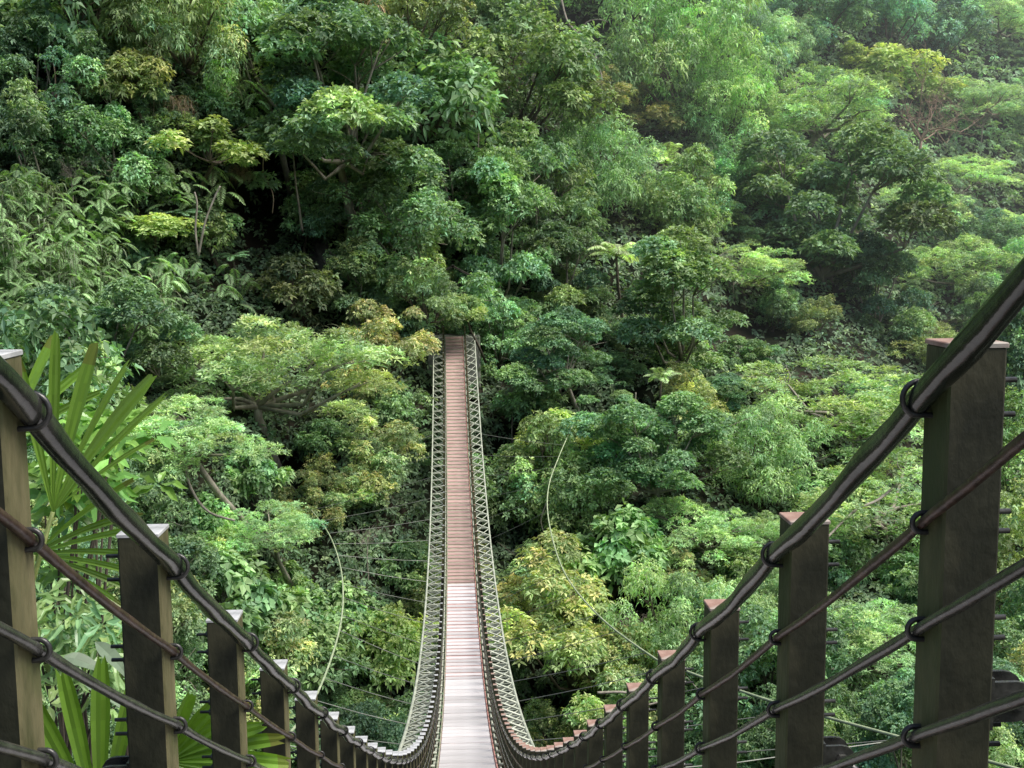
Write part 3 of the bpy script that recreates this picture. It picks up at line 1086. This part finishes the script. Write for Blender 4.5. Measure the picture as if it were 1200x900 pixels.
def dn(px, py, k=2.5): return float(depth(px, py, False)) - k
vine('slender_tree', [(354, 270, dn(354, 270, 3)), (350, 240, dn(354, 250, 3.5)), (346, 210, dn(350, 230, 4)), (343, 172, dn(350, 200, 4.5))], .10, PALEBARK, 'thin pale stem rising in the dark hollow of the left cliff', 'tree', .05)
vine('slender_tree', [(233, 300, dn(233, 300, 4)), (229, 270, dn(233, 290, 4)), (231, 240, dn(233, 260, 4)), (228, 225, dn(233, 260, 4))], .08, PALEBARK, 'left one of two thin pale stems under the thin-stemmed tree', 'tree', .05)
vine('slender_tree', [(233, 298, dn(233, 300, 4)), (240, 262, dn(233, 290, 4.1)), (250, 235, dn(233, 260, 4)), (258, 218, dn(233, 260, 4))], .08, PALEBARK, 'right one of two thin pale stems under the thin-stemmed tree', 'tree', .05)
vine('forked_branch', [(658, 0, 128), (665, 25, 127), (680, 42, 126), (694, 58, 125), (705, 90, 124), (703, 112, 123)], .13, PALEBARK, 'pale forked branch crossing the dark gully at the top', 'branch', .08)
vine('forked_branch', [(678, 40, 126), (688, 26, 126), (703, 23, 125.5), (712, 26, 125)], .09, PALEBARK, 'short side fork of the pale branch in the gully', 'branch', .05)
vine('bare_branch', [(210, 532, 52), (225, 575, 51.5), (245, 600, 51), (275, 610, 50.5)], .09, PALEBARK, 'curved pale bough under the lower pale feathery tree', 'branch', .05)
vine('bare_branch', [(1060, 560, 66), (1030, 585, 65), (1000, 600, 64), (960, 640, 62)], .10, PALEBARK, 'long pale bough crossing behind the right posts', 'branch', .06)
vine('bare_branch', [(700, 812, 50), (735, 812, 50), (752, 826, 50), (775, 822, 50)], .07, PALEBARK, 'pale twig under the wide yellow-tipped tree', 'branch', .04)

# bare pale trees and hanging lianas standing out of the green
BT = [(150, 395, 46, 'left of the widest pale feathery tree'), (690, 245, 60, 'on the middle ridge below the upper feather palm'), (560, 150, 70, 'in the largest ridge tree'),
      (860, 330, 60, 'right of the sunlit spreading tree'), (905, 205, 70, 'left above the biggest dark layered tree'), (1150, 150, 80, 'inside the misty umbrella tree'),
      (1120, 250, 90, 'below right of the dead tan tree'), (620, 300, 45, 'between the bridge end and the middle feather palm'), (740, 740, 60, 'on the right edge of the wide yellow-tipped tree'),
      (1000, 520, 70, 'on the lower edge of the yellow-green flat tree'), (900, 470, 60, 'on the left edge of the yellow-green flat tree'), (430, 640, 50, 'in the gorge left of the colour change in the deck'),
      (85, 215, 50, 'on the far left cliff above the hanging ferns'), (320, 60, 50, 'at the top left of the bright layered cliff tree'), (1085, 640, 90, 'behind the nearest right post'), (600, 470, 40, 'in the dark gap right of the far railing')]
for i, (px, py, wd, ph) in enumerate(BT):
    plant('bare', px, py, wd, (1, 1, 1), 'pale bare twisting branches ' + ph, near=1.6, force=True, sq=random.uniform(.9, 1.3))
LI = [(60, 60, 70, 'left end of the top left cliff'), (418, 60, 80, 'brown vine curtain'), (437, 75, 60, 'cliff right of the brown vine curtain'),
      (310, 175, 75, 'dark hollow, further left'), (480, 130, 60, 'dark upper cliff tree'), (640, 590, 60, 'yellow-green spray tree'), (505, 640, 70, 'gap left of the deck'),
      (700, 95, 70, 'gully, right side'), (865, 260, 50, 'left edge of the biggest dark layered tree'), (745, 460, 60, 'sunlit spreading tree')]
for i, (px, py, hh_, ph) in enumerate(LI):
    d0 = dn(px, py, 4.2)
    a, b = random.uniform(-8, 8), random.uniform(-10, 10)
    vine('liana', [(px, py, d0), (px + a, py + hh_ * .35, d0), (px + b, py + hh_ * .7, d0 - .2), (px + a * .5 + b, py + hh_, d0 - .1)], .05, random.choice([PALEBARK, DEADBARK]), 'thin hanging liana by the ' + ph, 'vine', .03)

# ------------------------------------------------------------------ the suspension bridge
BR = thing('suspension_bridge', 'long narrow suspension footbridge with red and white plank deck sagging steeply across the gorge', 'bridge', (0, 0, CAMZ - 2))
BO = Vector((0, 0, CAMZ - 2))
O3 = (0, 0, 0)


def bobj(name, me, loc=(0, 0, 0), rx=0, parent=None):
    """loc in world space"""
    o = bpy.data.objects.new(name, me)
    COL.objects.link(o)
    o.parent = parent or BR
    if parent is None:
        o.location = Vector(loc) - BO
    else:
        o.location = loc
    if rx:
        o.rotation_euler = (rx, 0, 0)
    return o


PW = .046          # half width of a post
PH = HD + .22      # post height
# the post: body, inner faces coloured as lit (left) or shaded (right)
def post_mesh(side):
    mb = MB()
    mb.box((0, 0, -PH / 2), (PW, PW, PH / 2), bev=.004)
    me = mb.mesh('post', [POSTM, POSTFACE if side < 0 else POSTFACER])
    for p in me.polygons:
        if p.normal.x * side < -.6:
            p.material_index = 1
    return me


POSTME = {s: post_mesh(s) for s in (-1, 1)}
def cap_mesh(s):
    mb = MB()
    mb.box((0, 0, .0025), (PW + .0015, PW + .0015, .004), bev=.0015)
    return mb.mesh('cap', CAPW if s < 0 else CAPR)
CAPME = {s: cap_mesh(s) for s in (-1, 1)}
CABLE_Z = -.087
ROPES = [CABLE_Z, CABLE_Z - .205, CABLE_Z - .385, CABLE_Z - .57, CABLE_Z - .755]
ROPE_R = [.0215, .0098, .0108, .0108, .0098]


def ubolt_mesh(s, rr, seg=14, nuts=True):
    """ring round the rope, both legs through the post; local origin = rope centre, +x*s is outward"""
    mb = MB()
    R = rr + .0065
    a = np.linspace(pi / 2, 3 * pi / 2, seg)
    arc = [(s * R * math.cos(t), 0, R * math.sin(t)) for t in a]
    out_x = s * (rr + 2 * PW + .044)
    pts_ = [(out_x, 0, R), (s * .02, 0, R)] + arc[1:-1] + [(s * .02, 0, -R), (out_x, 0, -R)]
    mb.tube(pts_, .0048, 8)
    if nuts:
        for sg in (-1, 1):
            x = s * (rr + 2 * PW + .009)
            mb.tube([(x - s * .007, 0, sg * R), (x + s * .007, 0, sg * R)], .0095, 6)
    return mb.mesh('u_bolt', BOLT, True)


UB = {(s, i): ubolt_mesh(s, ROPE_R[i]) for s in (-1, 1) for i in range(5)}


def bracket_mesh(s):
    mb = MB()
    for y in (-.024, .024):
        # rounded lug plate
        prof = [(0, -.034), (.050, -.034)] + [(.050 + .034 * math.cos(t), .034 * math.sin(t)) for t in np.linspace(-pi / 2, pi / 2, 9)] + [(0, .034)]
        V = [(s * x, y + dy, z) for dy in (-.004, .004) for x, z in prof]
        n = len(prof)
        F = [[i, (i + 1) % n, n + (i + 1) % n, n + i] for i in range(n)]
        for i in range(1, n - 2, 1):
            F.append([0, i, i + 1, i + 1])
            F.append([n, n + i + 1, n + i, n + i])
        F = [f for f in F if len(set(f)) == 4]
        mb.add(V, F)
        # side faces as strips
        st = [[i, n - 1 - i, n - 2 - i, i + 1] for i in range(n // 2 - 1)]
        mb.add(V[:n], st)
        mb.add(V[n:], st)
    mb.box((s * .004, 0, 0), (.004, .036, .044))
    mb.tube([(s * .050, -.044, 0), (s * .050, .044, 0)], .009, 10)
    mb.tube([(s * .050, -.040, 0), (s * .050, -.029, 0)], .016, 6)
    return mb.mesh('bracket', STEEL)


def strut_mesh(s):
    mb = MB()
    a = np.array([s * (PW + .050), 0, 0])
    b = np.array([s * (HO - HR), 0, -.62])
    d = (b - a) / np.linalg.norm(b - a)
    mb.box(tuple(a + d * .02), (.018, .014, .022))
    mb.tube([a + d * .03, a + d * .07, a + d * .10, b], [.012, .014, .018, .018], 12)
    return mb.mesh('strut', BOLT, True)


BRK = {s: bracket_mesh(s) for s in (-1, 1)}
STR = {s: strut_mesh(s) for s in (-1, 1)}
rest = MB()
for k, y in enumerate(posts):
    for s in (-1, 1):
        x, z = axis_x(y) + s * HR, rail_z(y)
        if k < 50:
            p = bobj('post', POSTME[s], (x, y, z))
            bobj('cap', CAPME[s], (0, 0, 0), parent=p)
            for i in range(5):
                if k < 14 or (i == 0 and k < 34):
                    xi = -s * (PW + ROPE_R[i])
                    bobj('u_bolt', UB[(s, i)], (xi, .012, ROPES[i]), parent=p)
            if k < 12:
                bobj('bracket', BRK[s], (s * PW, 0, -.585), parent=p)
                bobj('strut', STR[s], (0, 0, -.585), parent=p)
        else:
            rest.box((x, y, z - PH / 2), (PW, PW, PH / 2), m=0)
            rest.box((x, y, z + .006), (PW + .003, PW + .003, .008), m=1 if s < 0 else 2)
o = bobj('far_posts', rest.mesh('far_posts', [POSTFACE, CAPW, CAPR]), O3)  # far posts take the painted lit-face tone all round
o['kind'] = 'stuff'

YS = np.concatenate([np.arange(.15, 12, .06), np.arange(12, YEND, .3), [YEND]])
crd = np.random.default_rng(3)
def rope(name, side, xo, zo, rad, mat, n=10, wob=0.0, sagk=0.0):
    pts_, rn = [], []
    for yy in YS:
        # a rope hangs slightly between two posts
        ph = 0
        for a_, b_ in zip(posts[:40], posts[1:41]):
            if a_ <= yy < b_:
                ph = 4 * (yy - a_) * (b_ - yy) / (b_ - a_) ** 2
        pts_.append((axis_x(yy) + side * xo + wob * .6 * math.sin(yy * 7 + side), yy + 0.012, rail_z(yy) + zo - sagk * ph + wob * math.sin(yy * 9.3 + 2 * side) + wob * .5 * math.sin(yy * 23)))
    rn = None
    if wob:
        t = np.arange(len(YS))
        rn = [np.array([.07 * math.sin(j * 2 * pi / n * 2 + yy * 16) + .04 * math.sin(yy * 31 + j) for j in range(n)]) for yy in YS]
    mb = MB()
    mb.tube(pts_, rad, n, rn=rn)
    return bobj(name, mb.mesh(name, mat, True), O3)


for s in (-1, 1):
    rope('hand_cable', s, HR - PW - ROPE_R[0], CABLE_Z, ROPE_R[0], CABLE, 16, .0028, .014)
    for i, m in ((1, RUSTROPE), (2, STEEL), (3, STEEL), (4, RUSTROPE)):
        rope('side_rope', s, HR - PW - ROPE_R[i], ROPES[i], ROPE_R[i] * .92, m, 10, .0008, .008)
    # edge beam of the deck and the outer cable
    for nm, xo, zo, rr_, m in (('edge_beam', .615, -HD + .015, .020, FRAMER if s > 0 else FRAMEG), ('outer_cable', HO, -LO, .042, GALV), ('lower_cable', .70, -HD - .06, .03, GALV)):
        mb = MB()
        mb.tube([(axis_x(yy) + s * xo, yy, rail_z(yy) + zo) for yy in YS[::2]], rr_, 6)
        bobj(nm, mb.mesh(nm, m, True), O3)

# cross beams and the zigzag of outriggers
near_cb, CBM = 0, None
mbc = MB()
mbc.box((0, 0, 0), (HO, .040, .040))
CBM = mbc.mesh('cross_beam', GALV)
zz = {}
for s in (-1, 1):
    mb = MB()
    a = np.array([s * HO, 0, -LO])
    for e in ([s * (HR + PW), 0, -.60], [s * .66, 0, -HD + .02]):
        mb.tube([a, e], .021, 6)
    zz[s] = mb.mesh('outrigger', GALV, True)
for k, y in enumerate(posts):
    if 11 <= k or k < 11:
        # past the first dozen, whose own struts are seen close up
        if k < len(posts):
            cb = None
lat = {s: MB() for s in (-1, 1)}
cbn = 0
cbrest = MB()
for k, y in enumerate(posts):
    z = rail_z(y)
    if k >= 12 and cbn < 60:
        bobj('cross_beam', CBM, (axis_x(y), y, z - HD - .10))
        cbn += 1
    elif k >= 12:
        cbrest.box((axis_x(y), y, z - HD - .10), (HO, .04, .04))
    if k >= 10:
        for s in (-1, 1):
            x = axis_x(y)
            q = lat[s]
            a = (x + s * HO, y, z - LO)
            q.tube([a, (x + s * (HR + PW), y, z - .60)], .030, 5, caps=False)
            q.tube([a, (x + s * HO, y, z - HD - .09)], .026, 4, caps=False)
            if k + 1 < len(posts):
                y2 = posts[k + 1]
                q.tube([(x + s * .68, y, z - HD), (axis_x(y2) + s * HO, y2, rail_z(y2) - LO)], .022, 5, caps=False)
                q.tube([(x + s * HO, y, z - LO), (axis_x(y2) + s * .68, y2, rail_z(y2) - HD)], .028, 5, caps=False)
if cbrest.n:
    o = bobj('far_cross_beams', cbrest.mesh('far_cross_beams', GALV), O3)
    o['kind'] = 'stuff'
for s in (-1, 1):
    o = bobj('bracing', lat[s].mesh('bracing', GALV, True), O3)
    o['kind'] = 'stuff'

# deck: planks over a steel tray
Y1, Y2 = 34.2, 47.4
def plank_mesh(half, mat, th=.010, wd=.585):
    mb = MB()
    mb.box((0, 0, 0), (wd, half, th), bev=.003)
    return mb.mesh('plank', mat)
for m_ in (PLANKW, PLANKR):
    n_ = m_.node_tree
    bs = next(x for x in n_.nodes if x.type == 'BSDF_PRINCIPLED')
    src = bs.inputs['Base Color'].links[0].from_socket
    oi_ = n_.nodes.new('ShaderNodeObjectInfo')
    mr_ = n_.nodes.new('ShaderNodeMapRange')
    mr_.inputs[3].default_value = .78
    mr_.inputs[4].default_value = 1.12
    n_.links.new(oi_.outputs['Random'], mr_.inputs[0])
    vm_ = n_.nodes.new('ShaderNodeVectorMath')
    vm_.operation = 'SCALE'
    n_.links.new(src, vm_.inputs[0])
    n_.links.new(mr_.outputs[0], vm_.inputs['Scale'])
    n_.links.new(vm_.outputs[0], bs.inputs['Base Color'])
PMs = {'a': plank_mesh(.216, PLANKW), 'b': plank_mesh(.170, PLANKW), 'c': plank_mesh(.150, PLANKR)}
y = 1.0
pl_rest = {0: MB(), 1: MB()}
cnt = 0
jr = random.Random(5)
while y < YEND:
    sl = math.atan(slope(y))
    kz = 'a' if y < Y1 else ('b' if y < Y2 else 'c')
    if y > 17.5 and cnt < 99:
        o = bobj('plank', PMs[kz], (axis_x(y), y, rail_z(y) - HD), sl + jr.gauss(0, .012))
        o.location.z += jr.gauss(0, .003)
        cnt += 1
    else:
        R = np.array([[1, 0, 0], [0, math.cos(sl), -math.sin(sl)], [0, math.sin(sl), math.cos(sl)]])
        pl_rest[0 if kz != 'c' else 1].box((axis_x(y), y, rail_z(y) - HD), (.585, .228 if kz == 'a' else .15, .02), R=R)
    y += .474 * math.cos(sl)
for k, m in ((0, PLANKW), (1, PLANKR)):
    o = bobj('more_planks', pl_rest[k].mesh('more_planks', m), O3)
    o['kind'] = 'stuff'
for (a, b, m) in ((1.0, Y2, FRAMER), (Y2, YEND, FRAMEG)):
    ys = np.linspace(a, b, 60)
    V, F = [], []
    for i, yy in enumerate(ys):
        x, z = axis_x(yy), rail_z(yy) - HD - .014
        V += [(x - .6, yy, z), (x + .6, yy, z), (x + .6, yy, z - .03), (x - .6, yy, z - .03)]
    for i in range(len(ys) - 1):
        for j in range(4):
            F.append([i * 4 + j, i * 4 + (j + 1) % 4, i * 4 + 4 + (j + 1) % 4, i * 4 + 4 + j])
    bobj('deck_tray', mesh_np('deck_tray', V, F, m), O3)

# wind cables at both sides with their ties
WL = [(330, 872, 21), (372, 812, 27), (396, 745, 34), (402, 700, 40), (398, 660, 47), (385, 625, 54), (365, 598, 60), (346, 574, 64)]
WR = [(1062, 866, 20), (905, 822, 24), (800, 785, 28), (765, 770, 31), (700, 720, 37), (660, 668, 43), (643, 610, 50), (643, 570, 56), (655, 535, 63), (668, 505, 70)]


def smooth(Q, m=8):
    Q = np.array(Q)
    t = np.linspace(0, len(Q) - 1, (len(Q) - 1) * m + 1)
    i = np.clip(t.astype(int), 0, len(Q) - 2)
    f = (t - i)[:, None]
    q0, q1, q2, q3 = Q[np.maximum(i - 1, 0)], Q[i], Q[i + 1], Q[np.minimum(i + 2, len(Q) - 1)]
    return .5 * ((2 * q1) + (-q0 + q2) * f + (2 * q0 - 5 * q1 + 4 * q2 - q3) * f ** 2 + (-q0 + 3 * q1 - 3 * q2 + q3) * f ** 3)


for s, Wp in ((-1, WL), (1, WR)):
    Q = smooth([P(*p) for p in Wp])
    # run the ends into the banks
    e = Q[-1] + (Q[-1] - Q[-4]) / np.linalg.norm(Q[-1] - Q[-4]) * 14
    st_ = Q[0] + (Q[0] - Q[3]) / np.linalg.norm(Q[0] - Q[3]) * 10
    hh = BVH.ray_cast(Vector(Q[-1]), Vector(Q[-1] - Q[-4]).normalized() + Vector((0, .25, -.1)))
    if hh[0] is not None and hh[3] < 60:
        e = np.array(hh[0])
    mb = MB()
    mb.tube(np.concatenate([[st_], Q, [e]]), .032, 6)
    bobj('wind_cable', mb.mesh('wind_cable', WINDC, True), O3)
    for yy in np.arange(18.5, 69, 2.85):
        i = int(np.argmin(np.abs(Q[:, 1] - yy + 1.2)))
        a = np.array([axis_x(yy) + s * HO, yy, rail_z(yy) - LO])
        b = Q[i]
        m_ = (a + b) / 2 - np.array([0, 0, .012 * np.linalg.norm(a - b)])
        mb = MB()
        mb.tube([a, (a + m_) / 2 - np.array([0, 0, .006]), m_, (m_ + b) / 2, b], .011, 4)
        bobj('tie_wire', mb.mesh('tie_wire', WIRE), O3)

# ------------------------------------------------------------------ far end: dark gateway 
gx0, gy0 = axis_x(82), 82.6
gz0 = rail_z(80.3) - HD
g = thing('gateway', 'dark timber gateway half hidden by leaves at the far end of the bridge', 'gate', (gx0, gy0, gz0))
for sx in (-1, 1):
    obj('gate_post', MB().box((0, 0, 1.2), (.16, .16, 2.6), bev=.02).mesh('gate_post', DARKWOOD), g, (sx * 1.25, 0, 0))
obj('lintel', MB().box((0, 0, 0), (1.9, .14, .16), bev=.02).mesh('lintel', DARKWOOD), g, (0, 0, 3.7))
obj('crossbar', MB().box((0, 0, 0), (1.5, .08, .06), bev=.01).mesh('crossbar', CONC), g, (.1, -.1, 2.7))
rf = MB()
for sx in (-1, 1):
    c_, s_ = math.cos(.5), math.sin(.5) * sx
    rf.box((sx * 1.0, 0, 4.4), (1.25, .8, .06), R=[[c_, 0, s_], [0, 1, 0], [-s_, 0, c_]])
obj('roof', rf.mesh('roof', DARKWOOD), g)
ab = MB()
ab.box((0, 1.6, -3.0), (1.9, 1.6, 2.95), bev=.08)
o = obj('landing', ab.mesh('landing', CONC), loc=(gx0, 80.5, gz0))
tag(o, 'mossy concrete landing block carrying the far end of the bridge', 'landing')
# ------------------------------------------------------------------ plants beside the near left railing
def blade(V, F, C, base, d0, L, W, r, up=(0, 0, 1), arch=.25, fold=.25, tipw=1.0, col=(.12, .2, .03), nseg=9, pleats=2, ragged=True):
    """pleated strap leaflet; widest near its cut-off end"""
    d0 = unit(np.array(d0, float))
    up = np.array(up, float)
    S = unit(np.cross(d0, up))
    N = unit(np.cross(S, d0))
    k0 = sum(len(v) for v in V)
    m = pleats * 2 + 1
    pts, rows_ = base.copy(), []
    d = d0.copy()
    for i in range(nseg + 1):
        t = i / nseg
        wd = W * (.12 + .88 * min(1, t * 1.6) ** .8) * (1 if t < .85 else (1 - (t - .85) * (2.2 if tipw > .5 else 6.0)))
        for j in range(m):
            u = j / (m - 1) * 2 - 1
            z = fold * wd * (.5 if j % 2 == 0 else -.5) * .6 + fold * wd * abs(u) * .6
            ext = 0
            if i == nseg and ragged:
                ext = r.uniform(-.05, .03) * L
            rows_.append(pts + S * u * wd + N * z + d * ext)
        pts = pts + d * L / nseg
        d = unit(d + np.array([0, 0, -1.0]) * arch / nseg)
    rows_ = np.array(rows_)
    f = []
    for i in range(nseg):
        for j in range(m - 1):
            a = i * m + j
            f.append([a, a + 1, a + m + 1, a + m])
    V.append(rows_)
    F.append(np.array(f) + k0)
    b = math.exp(r.normal(0, .16))
    cc = np.tile(np.array(col) * b, (len(f), 1)) * np.exp(r.normal(0, .07, (len(f), 1)))
    if ragged and r.random() < .4:
        tipc = np.array([.16, .10, .04])
        n_t = m - 1
        cc[-n_t:] = cc[-n_t:] * .5 + tipc * .5
    C.append(cc)


def finish(name, V, F, C, parent, loc=(0, 0, 0), mat=None):
    return obj(name, mesh_np(name, np.concatenate(V), np.concatenate(F), mat or GLOSSLEAF, np.concatenate(C), smooth=False), parent, loc)


def ray_base(px, py, Y):
    return P(px, py, Y)


VIEW = RM   # columns: right, up, back

def fan_plant(label, hubs, foot):
    """hubs: list of (px,py,Y, [(angle deg in the leaf plane, length m, half width)], tilt)"""
    b = np.array(foot)
    t = thing('fan_palm', label, 'palm', tuple(b))
    r = np.random.default_rng(len(label))
    for (px, py, Y, blades, tilt, col) in hubs:
        V, F, C = [], [], []
        h = P(px, py, Y)
        for (ang, L, W) in blades:
            a = math.radians(ang)
            d = np.array([math.cos(a), tilt * math.cos(a * 1.7 + px), math.sin(a)])
            blade(V, F, C, h - b, d, L, W, r, up=(.15, -1, .25), arch=.22 + .15 * r.random(), col=np.array(col) * 1.0, pleats=2, fold=.35)
        lf = finish('fan_leaf', V, F, C, t)
        mb = MB()
        q = h - b
        mb.tube([q * 0, q * np.array([.3, .5, .45]), q * np.array([.75, .95, .85]), q], [.016, .012, .009, .008], 6)
        obj('leaf_stalk', mb.mesh('leaf_stalk', noise_mat('stalk', (.10, .14, .03), (.2, .24, .07), 12, .5), True), t)
    return t


GR = (.17, .33, .035)
GR2 = (.16, .29, .04)
fan_plant('fan palm with tall cut-ended upright blades behind the first left post', [
    (62, 600, 3.9, [(97, .56, .020), (86, .62, .019), (76, .60, .024), (66, .58, .012), (58, .58, .024), (50, .56, .012), (42, .44, .008)], .12, GR2),
    (40, 650, 4.2, [(42, .52, .012), (30, .46, .014), (20, .44, .012), (8, .46, .013), (-4, .42, .012), (-16, .42, .013), (-28, .38, .012)], .15, GR2),
    (10, 520, 4.4, [(70, .45, .02), (50, .45, .018), (35, .42, .015), (100, .4, .02)], .15, GR2),
], P(30, 1150, 4.6))
fan_plant('fan palm with bright ribbed blades spreading between the first two left posts', [
    (118, 985, 3.5, [(128, .52, .026), (118, .56, .028), (108, .55, .030), (98, .58, .028), (88, .60, .030), (78, .58, .026), (66, .5, .024)], .12, GR),
], P(110, 1150, 3.9))
fan_plant('fan palm with bright ribbed blades reaching right behind the second left post', [
    (196, 892, 3.7, [(84, .26, .020), (70, .28, .022), (56, .30, .024), (42, .33, .026), (29, .36, .026), (17, .40, .026), (5, .42, .026), (-7, .44, .026), (-20, .40, .024)], .12, GR),
], P(190, 1150, 4.0))


def leafy(label, spots, foot, L, W, col, name='broadleaf_shrub', seed=1, k=6, droop=.25):
    b = np.array(foot)
    t = thing(name, label, 'shrub', tuple(b))
    r = np.random.default_rng(seed)
    C, N = [], []
    mb = MB()
    for (px, py, Y, rad, n) in spots:
        c = P(px, py, Y)
        for i in range(n):
            q = c + r.normal(0, .5, 3) * rad / FOC * Y * np.array([1, 1, 1])
            C.append(q - b)
            N.append(unit(np.array([r.normal(0, .4), -.45 + r.normal(0, .3), .8])))
            if i % 7 == 0:
                m = (c - b) * np.array([.7, .7, .75])
                mb.tube([np.zeros(3), m * .55, m, q - b], [.014, .011, .008, .004], 5)
    V, F = rosettes(np.array(C), np.array(N), k, L, W, .8, droop, r=r)
    # split every kite lengthwise into a folded blade
    q = V.reshape(-1, 4, 3)
    a, bb, c, e = q[:, 0], q[:, 1], q[:, 2], q[:, 3]
    n = unit(np.cross(c - a, bb - e))
    n *= np.sign(n[:, 2:3] + 1e-6)
    mid = (bb + e) / 2 - n * W * .35
    q1, q2 = a * .72 + c * .28, a * .25 + c * .75
    L1, R1 = (bb - mid) * .82 + q1, (e - mid) * .82 + q1
    L2, R2 = (bb - mid) * .72 + q2, (e - mid) * .72 + q2
    VV = np.stack([a, L1, mid * .5 + q1 * .5, R1, bb, mid, e, L2, q2, R2, c], 1)
    fs = [[0, 1, 2, 3], [1, 4, 5, 2], [2, 5, 6, 3], [4, 7, 8, 5], [5, 8, 9, 6], [7, 10, 9, 8]]
    m_ = len(VV)
    FF = (np.array(fs)[None] + (np.arange(m_) * 11)[:, None, None]).reshape(-1, 4)
    cols = np.repeat(leaf_cols(m_, k, np.array(col) / KB, .22, r=r), 6, 0)
    obj('foliage', mesh_np('foliage', VV.reshape(-1, 3), FF, GLOSSLEAF, cols), t)
    obj('stem', mb.mesh('stem', BARK, True), t)
    return t


leafy('glossy shrub with pointed bright leaves behind the thick hand cable at left', [
    (95, 535, 5.2, 55, 14), (140, 530, 5.3, 45, 12), (70, 560, 5.1, 50, 10), (110, 500, 5.4, 35, 6), (130, 565, 5.2, 40, 8), (60, 620, 5.4, 50, 9), (70, 680, 5.6, 50, 8)],
    P(90, 1150, 6.0), .15, .022, (.17, .33, .07), seed=3)
leafy('pale glossy shrub with narrow leaves low behind the first left post', [
    (85, 740, 4.8, 45, 16), (115, 760, 4.9, 45, 12), (75, 790, 4.7, 45, 10), (60, 730, 4.7, 40, 8), (130, 800, 4.8, 40, 7)],
    P(80, 1150, 5.2), .13, .013, (.24, .38, .16), seed=4, k=7)
# one big pale leaf
bl = thing('large_pale_leaf_plant', 'plant with broad pale silvery leaves left of the second left post', 'plant', tuple(P(140, 1150, 4.6)))
V_, F_, C_ = [], [], []
bb_ = np.array(bl.location)
r_ = np.random.default_rng(8)
for (px, py, Y, ang, L, W) in [(155, 800, 4.3, 118, .22, .030), (150, 835, 4.3, 128, .22, .026), (125, 790, 4.4, 140, .18, .03), (158, 790, 4.3, 80, .16, .02)]:
    a = math.radians(ang)
    blade(V_, F_, C_, P(px, py, Y) - bb_, (math.cos(a), -.1, math.sin(a)), L, W, r_, up=(.3, -.6, .9), arch=.5, fold=.2, tipw=.2, col=(.28, .38, .26), pleats=1, ragged=False)
finish('leaves', V_, F_, C_, bl)
mb = MB()
mb.tube([(0, 0, 0), P(150, 900, 4.4) - bb_, P(152, 810, 4.32) - bb_], [.02, .014, .008], 6)
obj('stem', mb.mesh('stem', BARK, True), bl)

# ------------------------------------------------------------------ damp air beyond the bridge end
hm = bpy.data.materials.new('haze')
hm.use_nodes = True
hn = hm.node_tree
hn.nodes.clear()
ho_ = hn.nodes.new('ShaderNodeOutputMaterial')
vs_ = hn.nodes.new('ShaderNodeVolumeScatter')
vs_.inputs['Color'].default_value = (.90, .98, 1.0, 1)
vs_.inputs['Density'].default_value = .0010
vs_.inputs['Anisotropy'].default_value = .2
hn.links.new(vs_.outputs[0], ho_.inputs['Volume'])
hz = MB()
hz.box((120, 330, 60), (420, 245, 110))
ho = obj('haze', hz.mesh('haze', hm))
tag(ho, 'thin bluish haze in the far part of the gorge', 'haze', kind='stuff')
